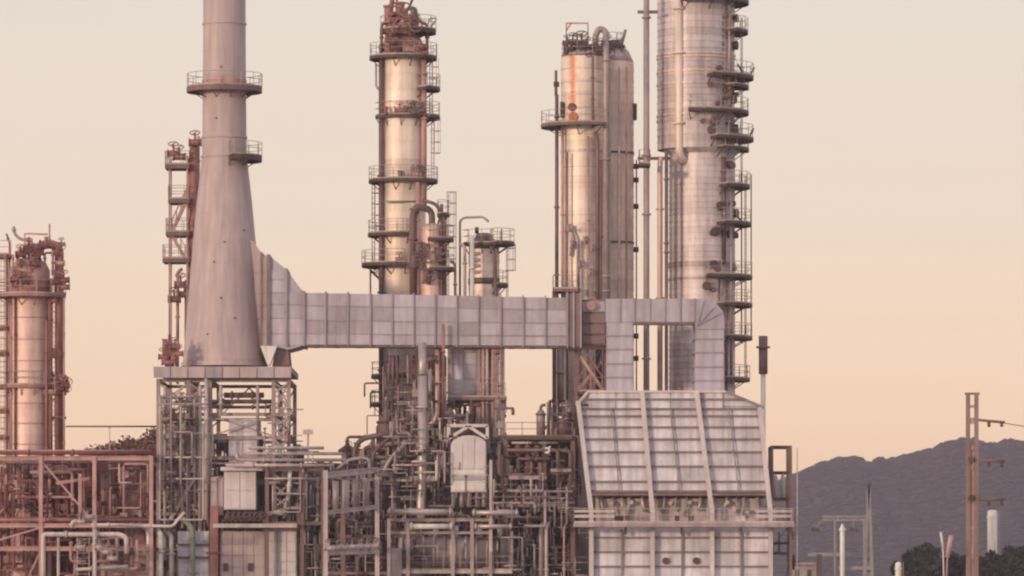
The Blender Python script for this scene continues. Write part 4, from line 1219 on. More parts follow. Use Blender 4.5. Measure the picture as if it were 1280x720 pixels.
# ------------------------------------------------------------------ small heater under the table
Y = 0.5
T = thing('small_heater', 'small panelled heater under the stack table with a valve row on its deck', 'furnace', (xx(290, Y), Y, 0))
def boxp(name, a, b, y0, y1, Ya, Yb, m):
    return MB().box(xx(a, Y), xx(b, Y), Ya, Yb, zz(y1, Y), zz(y0, Y)).build(name, m, T)
def grid(a, b, y0, y1, nx, ny, Yf, m, gap=.8):
    for i in range(nx):
        for j in range(ny):
            u0, u1 = a + (b - a) * i / nx, a + (b - a) * (i + 1) / nx
            v0, v1 = y0 + (y1 - y0) * j / ny, y0 + (y1 - y0) * (j + 1) / ny
            c = (V(u0, v0, Y) + V(u1, v1, Y)) / 2
            panel('panel', m, T, (c.x, Yf - .06 + random.uniform(-.02, .02), c.z), ((u1 - u0 - gap) * K(Y), .14, (v1 - v0 - gap) * K(Y)))
boxp('convection_box', 284, 320, 522, 584, Y + 2, Y + 8, M_furn); grid(284, 320, 524, 583, 2, 4, Y + 2, M_furn)
boxp('top_beam', 276, 329, 584, 588.5, Y - .6, Y + 8.4, M_post)
boxp('mid_box', 280, 320, 589, 637, Y, Y + 8, M_furn); grid(280, 320, 590, 636, 2, 2, Y, M_post)
boxp('side_box', 263, 279, 596, 645, Y + .5, Y + 6, M_stack); grid(263, 279, 597, 644, 2, 1, Y + .5, M_stack)
P = rect_platform(T, xx(268, Y), xx(372, Y), Y - 1.6, Y + 1, zz(655, Y), M_pale, '', thick=.3, name='deck')
for px in (284, 291, 298, 305, 312, 318, 326):
    mb = MB(); s_ = .2
    valve(T, V(px, 646, Y - .9), (.4, 0, .9), .17, M_dark)
boxp('lower_box', 275, 332, 664, 768, Y, Y + 9, M_stack); grid(277, 331, 666, 766, 4, 7, Y, M_stack)
boxp('lower_box', 334, 371, 660, 768, Y + .2, Y + 9, M_furn); grid(335, 370, 664, 766, 3, 8, Y + .2, M_post)
boxp('lower_box', 222, 262, 664, 768, Y + .2, Y + 9, M_furn); grid(224, 261, 664, 768, 3, 8, Y + .2, M_furn)
MB().box(xx(263, Y), xx(273, Y), Y - .4, Y + 2, 0, zz(632, Y)).build('red_duct', M_red, T)
MB().box(xx(258, Y), xx(276, Y), Y - .45, Y - .3, zz(693, Y), zz(690, Y)).build('red_band', M_redd, T)
pipe(T, [(241, 768, Y - .5), (241, 664, Y - .5), (236, 655, Y - .5), (228, 648, Y - .5)], 3.6, M_green, 'green_pipe', flanges=[(0, .5)])
for y in (681, 697):
    MB().ibeam(V(222, y, Y - .1), V(262, y, Y - .1), .2, .16).build('stiffener', M_brown, T)
for px in (282, 313):
    MB().box(xx(px, Y) - .18, xx(px, Y) + .18, Y - .3, Y, zz(714, Y), zz(704, Y)).build('burner_door', M_dark, T)
for i, (px, rp) in enumerate(((186, 3.6), (201, 3.2), (214, 3.4))):
    pipe(None, [(px, 780, -.6), (px, 664 + i * 3, -.6), (px - 4, 660 + i * 3, .6)], rp, M_pipe if i != 1 else M_white, 'standpipe', flanges=[(0, .45), (0, .8)],
         label=('leftmost pale standpipe left of the small heater', 'whitest pale standpipe left of the small heater', 'pale standpipe nearest the small heater on its left')[i])

# ------------------------------------------------------------------ left pipe rack
Y = -2.0
T = thing('pipe_rack', 'red glow tinted steel pipe rack filling the lower left corner', 'pipe rack', (xx(50, Y), Y, 0))
xs = [xx(p, Y) for p in (-28, 51, 118, 189)]
zs = [zz(p, Y) for p in (683, 654, 570)]
frame(T, xs, [Y, Y + 7.5], zs, .30, .34, M_redp, [(1, 2, '\\', 0), (0, 2, 'x', 1), (0, 0, '/', 0), (0, 1, '/', 0), (2, 2, 'x', 1)], mbm=M_redp)
MB().bar(V(100, 592, Y), V(100, 648, Y), .26).build('post', M_redp, T)
MB().bar(V(70, 604, Y + 3), V(112, 598, Y + 3), .25).build('beam', M_redp, T)
for RK, (y0, dy) in enumerate(((566, .6), (566, 2.2), (564.5, 3.8), (566, 5.4))):
    pipe(None, [(-30, y0, Y + dy), (190, y0, Y + dy)], random.uniform(2.0, 3.2), random.choice((M_red, M_redp, M_redd)), 'rack_pipe', flanges=[(0, .3), (0, .55), (0, .8)],
         label=('nearest', 'second nearest', 'third nearest', 'farthest')[RK] + ' of the four reddish pipes on top of the left rack', group='pipes on top of the left rack')
for RK, (dy, y0, rp) in enumerate(((1, 650, 2.2), (2.6, 649, 3), (4.2, 650, 2.4), (5.8, 649, 3))):
    pipe(None, [(-30, y0, Y + dy), (186, y0, Y + dy)], rp, random.choice((M_redp, M_red, M_redd)), 'rack_pipe', flanges=[(0, .4), (0, .6)],
         label=('nearest', 'second nearest', 'third nearest', 'farthest')[RK] + ' of four reddish pipes on the middle tier of the left rack', group='pipes on the middle tier of the left rack')
# vessels behind the rack
def drum(name, label, px, rp, y0, y1, Y, m, nb=4, cat='vessel'):
    t = thing(name, label, cat, (xx(px, Y), Y, 0))
    r = rp * K(Y)
    shell(t, xx(px, Y), Y, r, 0.0, zz(y0, Y), max(4, nb * 2), m, n=20)
    dome(t, xx(px, Y), Y, r, zz(y0, Y), r * .45, m, n=20)
    MB().tube([(xx(px, Y), Y, zz(y0, Y)), (xx(px, Y), Y, zz(y0 - 6, Y) + r * .3)], .14, 8).build('vent', M_brown, t)
    hoop(t, xx(px, Y), Y, r, zz((y0 + y1) / 2, Y), .16, m, .06, n=20)
    return t
drum('vertical_drum', 'dark red ribbed drum behind the braced bay of the left rack', 66, 9, 592, 720, 7, M_redback)
drum('vertical_drum', 'dark red drum beside the ribbed one in the left rack', 86, 9.5, 594, 720, 7.6, M_redback)
drum('vertical_drum', 'tan vertical drum in the right bay of the left rack', 138, 8, 584, 720, 6.5, M_cladr)
drum('vertical_drum', 'pale red drum at the far left edge inside the rack', 34, 7, 588, 720, 8, M_redp)
t = thing('shelter', 'mauve red sheet clad shelter in the right bay of the left rack', 'shelter', (xx(172, 5), 5, 0))
MB().box(xx(156, 5), xx(190, 5), 5, 9, 0, zz(586, 5)).build('wall', M_redp, t)
MB().box(xx(152, 5), xx(193, 5), 4.6, 9.4, zz(586, 5) + .01, zz(582, 5)).build('roof', M_redd, t)
for i in range(5):
    c = V(159.5 + i * 6.6, 612, 5)
    panel('cladding_sheet', M_redp, t, (c.x, 4.96, c.z), (6 * K(5), .06, 46 * K(5)))
tangle(4, 120, 580, 650, 3, 5.5, 20, (1.0, 2.4), [M_red, M_redd, M_redp], 'between the tiers of the left rack', 'pipes inside the left rack', 4)
tangle(128, 188, 600, 660, 1.5, 4, 9, (.9, 2.0), [M_red, M_redd, M_redp, M_brown], 'before the shelter in the left rack', 'pipes in front of the shelter', 4)
tangle(-5, 52, 660, 720, 2, 5, 12, (1.2, 2.6), [M_redd, M_red], 'in the lowest left rack bay', 'pipes in the lowest left bay', 4)
pipe(None, [(82, 533, 4), (198, 533, 4)], 1.1, M_brown, 'cable_tray', label='thin straight pipe bridging from the far left column to the stack table', cat='pipe')
t = thing('support_post', 'thin pale post holding up the bridging pipe at the left', 'post', (xx(137, 4), 4, 0))
MB().bar((xx(137, 4), 4, 0), (xx(137, 4), 4, zz(534.5, 4)), .07).build('shaft', M_pale, t)
MB().bar((xx(135, 4), 4, zz(534.6, 4)), (xx(139, 4), 4, zz(534.6, 4)), .1).build('head', M_pale, t)

# foreground white pipe bridge
Y = -9.0
T = thing('pipe_bridge', 'whitish pipe bridge with thick leg standing in front of the left rack', 'pipe bridge', (xx(100, Y), Y, 0))
pipe(T, [(54, 790, Y), (54, 668, Y), (150, 668, Y), (158, 672, Y), (158, 692, Y)], 3.0, M_pinkw, 'main_pipe', n=12, fil=1.4, flanges=[(1, .3), (1, .7), (0, .5)])
pipe(T, [(73, 790, Y + .8), (73, 671, Y + .8)], 1.9, M_pale, 'riser', n=10)
pipe(T, [(118.5, 790, Y - .4), (118.5, 644, Y - .4)], 2.6, M_pale, 'riser', n=10, flanges=[(0, .75), (0, .9)])
pipe(T, [(146, 700, Y + .6), (146, 672, Y + .6)], 1.8, M_pale, 'riser', n=10)
pipe(T, [(90, 660, Y), (90, 652, Y), (118, 650, Y)], 2.4, M_pinkw, 'valve_loop', flanges=[(0, .5), (1, .5)], valves=[(1, .4)])
pipe(T, [(95, 712, Y), (160, 708, Y)], 2.2, M_pale, 'lower_pipe', n=10, flanges=[(0, .3)])
ladder(T, xx(104, Y), Y, 0, zz(672, Y), ax=(1, 0), cage=False, m=M_pale, w=.9)
for px, py in ((100, 652), (110, 646), (100, 684), (124, 684), (132, 690), (140, 698)):
    valve(T, V(px, py, Y - .6), (1, 0, 0), .15, M_pale)
pipe(None, [(114, 656, -6), (150, 656, -6), (158, 657, -6), (216, 658, -6), (222, 650, -6), (231, 640, -6)], 2.0, M_pinkw, 'light_pipe', label='bright whitish pipe crossing in front of the stack table foot', n=10, flanges=[(0, .6), (2, .1), (2, .5)])
tangle(78, 180, 672, 718, -7.5, -3.5, 16, (.9, 2.0), [M_pale, M_pipeg, M_redp, M_brown], 'behind the whitish pipe bridge', 'pipes behind the whitish bridge', 4)

# ------------------------------------------------------------------ pipes running right from the small heater
for i, (y, xa, xb_, m_, lab) in enumerate(((560, 312, 405, M_pipe, 'topmost'), (567, 302, 428, M_pale, 'second'), (575, 296, 432, M_pipe, 'third'), (581.5, 290, 418, M_pale, 'lowest'))):
    Yp = -1.0 + i * .05
    pts = [(xb_, y, Yp), (xa, y, Yp), (xa, y - (2 if i == 0 else 16 - i * 3), Yp)]
    if i == 3: pts = [(xb_, y, Yp), (xa - 8, y, Yp)]
    pipe(None, pts, 2.1, m_, 'header_pipe', n=10, fil=2.5, flanges=[(0, .3), (0, .75)], label=lab + ' of four parallel pipes running right from the small heater', group='four parallel header pipes')
T = thing('pipe_trestle', 'steel trestle under the four parallel pipes right of the small heater', 'pipe rack', (xx(380, 0), 0, 0))
frame(T, [xx(334, 0), xx(378, 0), xx(404, 0)], [-.3, 5], [zz(652, 0), zz(585, 0)], .3, .25, M_brown, [(0, 1, 'x', 1)])
for px, y0, y1, rp, m_, lab in ((363, 588, 626, 2.6, M_white, 'bright'), (358, 625, 648, 2.2, M_pale, 'lower pale'), (379, 606, 640, 2.6, M_pale, 'right hand pale')):
    pipe(None, [(px, y0, .5), (px - 3, y1, .5)], rp, m_, 'drop_pipe', label=lab + ' drop pipe hanging below the four parallel pipes', flanges=[(0, .5)])
tangle(328, 402, 590, 655, 1.5, 6, 28, (1.0, 2.6), [M_piped, M_pale, M_mauve, M_brown, M_pipeg], 'in the thicket below four parallel pipes', 'dark pipes below the four parallel pipes', 4)
tangle(374, 404, 655, 725, .5, 6, 16, (1.0, 2.4), [M_piped, M_mauve, M_pipeg], 'between small heater and portal frame', 'dark pipes left of the portal frame', 4)
t = thing('light_box', 'small white lamp box below the four parallel pipes', 'lamp', V(346, 641, .2))
MB().box(xx(341, .2), xx(351, .2), 0, .5, zz(642.5, .2), zz(638.5, .2)).build('housing', M_white, t)
MB().bar(V(346, 642.5, .3), V(346, 652, .3), .08).build('stem', M_steel, t)

# ------------------------------------------------------------------ portal frame seen obliquely
Y = -9.0
T = thing('portal_frame', 'tall pale steel portal frame seen at an angle left of centre', 'steel frame', (xx(440, Y), Y, 0))
Yb = -3.0
L, R = V(407, 588, Y), V(471.5, 585, Yb)
for p, w in ((L, .34), (R, .34)):
    MB().ibeam((p.x, p.y, 0), (p.x, p.y, p.z), w, w).build('column', M_pale, T)
for a, b, h in ((V(408, 594, Y), V(471, 587.5, Yb), .42), (V(408, 641, Y), V(471, 633.5, Yb), .3), (V(408, 690, Y), V(471, 688, Yb), .5)):
    MB().ibeam(a, b, .3, h).build('beam', M_pale, T)
L2, R2 = L + Vector((-.1, 7, .0)), R + Vector((0, 6, 0))
for p in (L2, R2):
    MB().ibeam((p.x + 1.2, p.y, 0), (p.x + 1.2, p.y, p.z), .35, .35).build('column', M_brown, T)
    MB().ibeam((p.x + 1.2, p.y, p.z - .4), (p.x, p.y - 6.5, p.z - .4), .25, .3).build('beam', M_pale, T)
for i in range(4):
    t_ = .18 + i * .2
    a = V(408, 602, Y).lerp(V(471, 596, Yb), t_)
    MB().tube([a + Vector((0, .5, 0)), a + Vector((0, .5, -2.2))], .26, 10).build('hanger_drum', (M_pipeg, M_pale, M_pipeg, M_steel)[i], T)
for i in range(7):
    a = V(412, 690, Y).lerp(V(468, 688, Yb), i / 6)
    valve(T, a + Vector((0, -.1, .3)), (1, 0, 0), .16, M_pale)
tangle(411, 470, 596, 640, -1.5, 4, 16, (1.0, 2.6), [M_piped, M_pipeg, M_brown], 'in the upper portal frame opening', 'pipes in the upper portal opening', 4)
tangle(411, 470, 642, 688, -1.5, 4, 18, (1.0, 2.4), [M_piped, M_dark, M_mauve], 'in the lower portal frame opening', 'pipes in the lower portal opening', 4)
tangle(405, 490, 692, 730, -1.5, 4, 12, (1.2, 2.8), [M_piped, M_mauve, M_dark], 'at the portal frame foot', 'pipes at the portal foot', 4)

# arched pipes behind the portal
for i, (pts, rp, m_, lab) in enumerate((
    ([(443, 585, 4), (443, 562, 4), (450, 550, 4), (462, 546, 4), (500, 540, 4), (500, 600, 4)], 3.4, M_piped, 'thick dark pipe arching behind the top of the portal frame'),
    ([(452, 590, 5), (452, 560, 5), (480, 556, 5), (530, 549, 5)], 2.6, M_redp, 'pinkish pipe rising behind the portal frame towards the centre'),
    ([(466, 590, 3), (466, 566, 3), (486, 548, 3), (496, 536, 3)], 2.4, M_piped, 'slanting dark pipe climbing right above the portal frame'),
    ([(475, 600, 2), (488, 572, 2), (510, 552, 2)], 2.8, M_pipeg, 'grey diagonal pipe right of the portal frame top'),
    ([(420, 588, 3), (436, 574, 3), (462, 572, 3), (462, 600, 3)], 2.2, M_pale, 'small pale pipe loop just above the portal frame beam'))):
    pipe(None, pts, rp, m_, 'arched_pipe', label=lab, n=10, fil=4, flanges=[(1, .5)])
t = thing('vent_drum', 'squat dark drum at the foot of the cream column', 'drum', V(481, 540, 8))
MB().lathe(xx(482, 8), 8, [(10 * K(8), 0), (10 * K(8), zz(527, 8)), (7 * K(8), zz(521, 8)), (.1, zz(519, 8))], 18).build('body', M_brown, t)
MB().disc((xx(482, 8), 8, zz(528, 8)), (0, 0, 1), 11.5 * K(8), .2, 18).build('flange', M_dark, t)
tangle(475, 556, 520, 640, 5, 11, 30, (1.0, 2.6), [M_piped, M_mauve, M_redp, M_pipeg, M_brown], 'around the foot of the slim column', 'pipes around the slim column foot', 4)
tangle(430, 520, 545, 600, 5, 9, 16, (1.0, 2.2), [M_piped, M_mauve, M_brown, M_pale], 'behind the portal frame top', 'pipes behind the portal frame top', 4)

# big pale vertical pipe with supports
T = thing('downcomer_pipe', 'thick pinkish white vertical pipe below the duct left of the white panel', 'pipe', (xx(527, 2), 2, 0))
pipe(T, [(528, 470, 2), (528, 600, 2), (526, 626, 2), (526, 650, 2)], 6.0, M_pipe, 'pipe_barrel', n=16, flanges=[(0, .3), (0, .72)])
pipe(T, [(528, 470, 2), (528, 430, 3.2)], 5.2, M_pipe, 'pipe_barrel', n=16)
MB().bar(V(512, 597, 2), V(545, 597, 2), .25).build('support_arm', M_pale, T)
pipe(None, [(547, 436, 6), (547, 520, 6), (540, 530, 6), (534, 533, 6)], 3.2, M_cladr, 'warm_pipe', label='warm toned vertical pipe dropping from the duct beside the red riser', flanges=[(0, .5)])
pipe(None, [(554, 405, 4.4), (554, 520, 4.4)], 2.2, M_red, 'warm_pipe', label='red riser crossing in front of the middle of the flue duct', flanges=[(0, .3), (0, .6)])

# structure under the duct in the middle
Y = 6.0
T = thing('duct_support', 'tall braced steel support under the middle of the flue duct', 'steel frame', (xx(600, Y), Y, 0))
frame(T, [xx(562, Y), xx(598, Y), xx(628, Y)], [Y, Y + 4.5], [zz(p, Y) for p in (640, 590, 545, 497, 436)], .34, .28, M_steel,
      [(1, 4, 'x', 0), (1, 3, '/', 0), (0, 3, 'x', 1), (0, 2, 'x', 0), (1, 2, '\\', 0)])
MB().box(xx(563, Y), xx(596, Y), Y + .2, Y + 4, zz(494, Y), zz(437, Y)).build('grey_housing', M_duct, T)
for i in range(2):
    for j in range(3):
        c = V(571.5 + i * 16, 446.5 + j * 18.5, Y)
        panel('panel', M_duct, T, (c.x, Y + .14, c.z), (15 * K(Y), .1, 17.4 * K(Y)))
for y in (500, 506):
    MB().ibeam(V(560, y, Y - .4), V(600, y, Y - .4), .3, .22).build('beam', M_brown, T)
for px in (604, 609, 616):
    pipe(T, [(px, 436, Y - .6), (px, 560, Y - .6)], 1.8, random.choice((M_redp, M_pipeg, M_pale)), 'standpipe', n=8, flanges=[(0, .3), (0, .55)])
ladder(T, xx(622, Y), Y - .6, zz(545, Y), zz(437, Y), ax=(1, 0), m=M_redp)
rect_platform(T, xx(560, Y), xx(632, Y), Y - 1.2, Y - .3, zz(497, Y), M_brown, 'f', mr=M_rail)
tangle(602, 632, 440, 560, 7, 10, 14, (.9, 1.8), [M_redp, M_pipeg, M_mauve, M_pale], 'on the steel support under the duct', 'thin pipes on the duct support', 4)
tangle(536, 566, 500, 640, 5, 8, 16, (.9, 2.2), [M_pipeg, M_mauve, M_green, M_steel], 'left of the white hood', 'grey pipes left of the white panel', 4)
tangle(606, 640, 545, 650, 3, 7, 20, (.9, 2.0), [M_pipeg, M_mauve, M_green, M_dark], 'right of the white hood', 'grey pipes right of the white panel', 4)

# white arched panel (air cooler hood)
Y = 1.0
T = thing('cooler_hood', 'white round topped hood panel hanging below a small truss in the middle', 'hood', V(586, 616, Y))
pl = [(563.5, 615), (563.5, 556)] + [(586 - 22 * math.cos(t_), 556 - 12 * math.sin(t_)) for t_ in [math.pi * i / 10 for i in range(11)]][1:-1] + [(608, 556), (608, 615)]
MB().prism([(xx(a, Y), zz(b, Y)) for a, b in pl], Y + .1, Y + 2.2).build('shell', M_post, T)
for i, (a, b, y0, y1) in enumerate(((565, 578, 554, 586), (578.6, 593, 547, 586), (593.6, 606.5, 554, 586), (565, 606.5, 587, 593), (565, 606.5, 595, 600), (565, 606.5, 601, 613))):
    c = (V(a, y0, Y) + V(b, y1, Y)) / 2
    panel('panel', (M_post, M_post, M_post, M_white, M_duct, M_white)[i], T, (c.x, Y + .06, c.z), ((b - a) * K(Y), .12, (y1 - y0) * K(Y)))
tr = [((561, 532), (610, 532)), ((561, 545), (567, 545)), ((561, 532), (561, 548)), ((609, 532), (609, 548)), ((561, 548), (585, 533)), ((609, 548), (586, 533))]
for a, b in tr:
    MB().bar(V(*a, Y), V(*b, Y), .24).build('truss_bar', M_post, T)
MB().box(xx(563, Y), xx(607, Y), Y + .8, Y + 2, zz(546, Y), zz(534, Y)).build('fan_box', M_dark, T)
for px in (567, 577, 587, 597, 605):
    MB().tube([V(px, 615, Y + .6), V(px, 634, Y + .6)], .2, 8).build('leg', M_pipeg, T)

# horizontal pale pipes and exchanger in the lower middle
for i, (y, a, b, rp, m_, lab) in enumerate(((640, 484, 566, 4.0, M_pipe, 'upper left'), (658, 512, 566, 3.4, M_white, 'lower left'), (641, 590, 648, 3.2, M_pipe, 'upper right'), (658, 593, 640, 2.8, M_pipe, 'lower right'))):
    pipe(None, [(a, y, -2), (b, y, -2)], rp, m_, 'product_pipe', n=14, flanges=[(0, .04), (0, .96)], label=lab + ' of the four bright horizontal pipes below the white hood', group='bright horizontal pipes')
T = thing('pipe_stand', 'slender steel stand holding the bright horizontal pipes in the lower middle', 'pipe rack', (xx(590, -2), -2, 0))
frame(T, [xx(486, -1.4), xx(510, -1.4), xx(566, -1.4), xx(590, -1.4), xx(613, -1.4)], [-1.4, 3.5], [zz(664, -1.4), zz(648, -1.4)], .26, .22, M_steel)
MB().bar(V(613.5, 575, -1.6), V(613.5, 690, -1.6), .22).build('mast', M_pale, T)
T = thing('heat_exchanger', 'ribbed horizontal exchanger drum under the bright pipes in the lower middle', 'exchanger', (xx(565, 1), 1, 0))
zc = zz(692, 1); rr = 21 * K(1)
mb = MB(); mb.tube([(xx(498, 1), 1.5, zc), (xx(640, 1), 1.5, zc)], rr, 24); mb.build('shell', M_pipeg, T)
for i in range(11):
    px = 502 + i * 13.4
    MB().disc((xx(px, 1), 1.5, zc), (1, 0, 0), rr + .09, .22, 24).build('rib', M_steel if i % 3 else M_pale, T)
for px in (520, 610):
    MB().box(xx(px, 1) - .4, xx(px, 1) + .4, .4, 2.6, 0, zc - rr * .8).build('saddle', M_conc, T)
for px in (545, 570, 600, 625):
    MB().tube([(xx(px, 1), 1.2, zc + rr * .8), (xx(px, 1), 1.2, zc + rr + .9)], .22, 10).build('nozzle', M_pale, T)
P = rect_platform(T, xx(492, 0), xx(640, 0), -1.2, -.4, zz(713, 0), M_pale, 'f', name='walkway')
tangle(486, 566, 664, 715, -1.0, -.2, 14, (.8, 1.8), [M_pipeg, M_steel, M_brown, M_pale], 'before the left half of the exchanger', 'thin pipes before the exchanger', 4)
tangle(590, 655, 662, 718, -1.0, -.2, 14, (.8, 1.8), [M_pipeg, M_steel, M_dark, M_mauve], 'before the right half of the exchanger', 'thin dark pipes before the exchanger', 4)
t = thing('control_cabinet', 'small dark cabinet in the shade below the pipes left of the exchanger', 'cabinet', (xx(493, -1.5), -1.5, 0))
MB().box(xx(486, -1.5), xx(502, -1.5), -1.3, -.6, 0, zz(685, -1.5)).build('body', M_steel, t)
MB().box(xx(488, -1.5), xx(500, -1.5), -1.36, -1.28, zz(700, -1.5), zz(688, -1.5)).build('door', M_pipeg, t)

# ------------------------------------------------------------------ dark rack between the hood and the furnace
Y = 2.0
T = thing('equipment_rack', 'dark crowded steel rack between the white hood and the furnace', 'steel frame', (xx(680, Y), Y, 0))
frame(T, [xx(632, Y), xx(680, Y), xx(716, Y)], [Y, Y + 6], [zz(p, Y) for p in (690, 645, 597, 548)], .36, .32, M_brown, [(0, 3, 'x', 1), (1, 2, 'x', 1), (0, 1, '/', 1), (1, 3, '\\', 1)], mbm=M_dark)
MB().bar(V(636, 597, Y - .8), V(683, 597, Y - .8), .5, .3).build('ledge', M_steel, T)
MB().bar(V(688, 588, Y - .8), V(714, 588, Y - .8), .5, .26).build('ledge', M_steel, T)
rect_platform(T, xx(632, Y), xx(716, Y), Y - .6, Y + 5.5, zz(546, Y), M_dark, 'f', mr=M_brown)
MB().box(xx(638, Y), xx(684, Y), Y + 3, Y + 6.5, zz(640, Y), zz(552, Y)).build('equipment_house', M_mauve, T)
for px in (648, 660, 672):
    pipe(T, [(px, 555, Y + .2), (px, 592, Y + .2)], 3.4, random.choice((M_mauve, M_brown)), 'filter_pot', n=12, flanges=[(0, .1), (0, .8)])
for px in (645, 655, 664, 674):
    pipe(T, [(px, 640, Y - .2), (px, 620, Y - .2), (px + 5, 606, Y - .2)], 1.8, M_pipeg, 'bent_pipe', n=8, flanges=[(0, .5)])
t = thing('flood_lamp', 'small bright lamp in the dark rack left of the furnace', 'lamp', V(684, 564, Y - .6))
MB().disc(V(684, 563, Y - .6), (-.3, -1, 0), .26, .3, 10).build('lens', M_white, t)
MB().bar(V(684, 565, Y - .5), V(684, 574, Y - .5), .09).build('stem', M_dark, t)
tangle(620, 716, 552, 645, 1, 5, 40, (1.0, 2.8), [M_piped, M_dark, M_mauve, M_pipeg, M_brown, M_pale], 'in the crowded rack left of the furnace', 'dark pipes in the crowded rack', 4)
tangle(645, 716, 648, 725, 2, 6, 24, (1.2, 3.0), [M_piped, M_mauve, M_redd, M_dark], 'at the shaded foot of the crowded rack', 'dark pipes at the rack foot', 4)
tangle(690, 722, 500, 560, 6, 10, 12, (1.0, 2.6), [M_pipeg, M_mauve, M_pale, M_brown], 'by the upper left furnace corner', 'pipes at the furnace corner', 4)
for i, (px, m_) in enumerate(((676, M_pipeg), (683, M_pale), (705, M_redp))):
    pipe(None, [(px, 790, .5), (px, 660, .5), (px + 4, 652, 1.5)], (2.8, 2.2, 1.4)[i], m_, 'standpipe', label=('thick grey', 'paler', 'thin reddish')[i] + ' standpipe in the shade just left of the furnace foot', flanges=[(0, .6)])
for i, (px, y0, w, h) in enumerate(((676, 512, 11, 34), (704, 522, 16, 24))):
    t = thing('pot_vessel', ('tall grey', 'squat mauve')[i] + ' pot vessel standing on the dark rack platform', 'vessel', V(px, 546, 5))
    MB().lathe(xx(px, 5), 5, [(w / 2 * K(5), zz(546, 5)), (w / 2 * K(5), zz(y0 + 5, 5)), (w / 3 * K(5), zz(y0 + 1, 5)), (.06, zz(y0, 5))], 16).build('body', (M_pipeg, M_mauve)[i], t)
    MB().disc((xx(px, 5), 5, zz(y0 + 6, 5)), (0, 0, 1), (w / 2 + 1) * K(5), .16, 16).build('flange', M_brown, t)
    MB().tube([V(px, y0 + 1, 5), V(px, y0 - 5, 5), V(px + 6, y0 - 6, 5)], .12, 8, fillet=.2).build('vent', M_brown, t)

tangle(486, 566, 560, 636, -.5, 2, 16, (.8, 1.8), [M_pale, M_pipeg, M_steel, M_pinkw], 'left of the white hood, nearer the front', 'front pipes left of the hood', 4)
tangle(612, 720, 600, 660, -.8, 1, 16, (.8, 1.8), [M_pale, M_pipeg, M_steel, M_brown], 'in front of the crowded rack', 'front pipes of the crowded rack', 4)
tangle(330, 404, 586, 652, -.6, 1, 14, (.8, 1.7), [M_pale, M_pipeg, M_steel, M_pinkw], 'hanging under the four parallel pipes', 'front pipes under the parallel pipes', 4)
tangle(198, 262, 490, 655, -.6, 1, 26, (.7, 1.5), [M_pale, M_steel, M_pipeg], 'on the left face of the stack table', 'thin pipes on the stack table', 4, .2)
tangle(342, 363, 486, 580, 2.5, 12, 9, (.7, 1.4), [M_steel, M_pipeg, M_brown], 'in the right bay of the stack table', 'thin pipes in the right table bay', 4, .2)
tangle(120, 190, 580, 652, -3, -1.5, 9, (.7, 1.5), [M_redp, M_red, M_pale], 'on the front of the left rack', 'pipes on the left rack front', 4)
# ------------------------------------------------------------------ the uncountable small-bore pipework filling the depth of the plant
def envelope(px):
    for a, b, y in ((-20, 60, 578), (60, 128, 574), (128, 198, 566), (198, 240, 530), (240, 330, 545), (330, 366, 566), (366, 432, 582), (432, 462, 562), (462, 478, 542),
                    (478, 556, 444), (556, 632, 500), (632, 684, 550), (684, 724, 500)):
        if a <= px < b: return y
    return 600
sb = [MB() for _ in range(6)]
rq = random.Random(77)
for i in range(2600):
    px = rq.uniform(-10, 722)
    top = envelope(px)
    py = top + (720 - top) * rq.random()
    Yq = rq.uniform(3.2, 15)
    left = px < 200 + rq.uniform(-25, 25)
    b_ = sb[rq.choice((0, 0, 1)) if left else rq.choice((2, 2, 3, 3, 4, 5))]
    r_ = rq.choice((.04, .05, .06, .08, .1, .13, .18))
    q = V(px, py, Yq)
    u = rq.random()
    L = rq.uniform(.8, 4.0)
    zt = V(px, top, Yq).z
    if u < .5:
        b_.tube([q, q + Vector((0, 0, min(L, zt - q.z))), ], r_, 6)
    elif u < .8:
        q2 = V(min(max(px + rq.uniform(-45, 45), -10), 722), py, Yq)
        if envelope((q2.x / K(Yq)) + 640) < py: b_.tube([q, q2], r_, 6)
    else:
        d = rq.choice((-1, 1)) * rq.uniform(.5, 1.6)
        b_.tube([q, q + Vector((0, 0, -L * .5)), q + Vector((d, 0, -L * .5)), q + Vector((d, 0, -L))], r_, 6, fillet=r_ * 2)
    if rq.random() < .5:
        b_.disc(q, (0, 0, 1) if u < .5 else (1, 0, 0), r_ * 1.9, .14, 8)
    if rq.random() < .25:
        w = rq.uniform(.15, .4)
        b_.box(q.x - w, q.x + w, q.y - w, q.y + w, q.z - w * rq.uniform(.5, 1.2), q.z + w)
for i in range(900):                       # nearer, finer layer in the middle of the plant and around the stack table
    px = rq.uniform(200, 720)
    lo = {True: 500, False: 575}[px < 362 or 478 < px < 556]
    if 272 < px < 326: continue
    py = rq.uniform(lo, 720)
    q = V(px, py, rq.uniform(.8, 3.0))
    b_ = sb[rq.choice((3, 5, 5, 2, 3))]
    r_ = rq.choice((.035, .045, .06, .08))
    L = rq.uniform(.6, 2.6)
    if rq.random() < .55: b_.tube([q, q + Vector((0, 0, -L))], r_, 5)
    elif rq.random() < .6: b_.tube([q, q + Vector((L, 0, 0))], r_, 5)
    else: b_.tube([q, q + Vector((0, 0, -L * .5)), q + Vector((L * .4, 0, -L * .5)), q + Vector((L * .4, 0, -L))], r_, 5, fillet=r_ * 2)
    if rq.random() < .4: b_.disc(q, (0, 0, 1), r_ * 2.2, .12, 7)
o = build_multi('background_pipework', sb, [M_redd, M_redp, M_mauve, M_pipeg, M_back, M_pale])
tag(o, 'thicket of countless small pipes and fittings filling the plant below the columns', 'pipework'); o['kind'] = 'stuff'
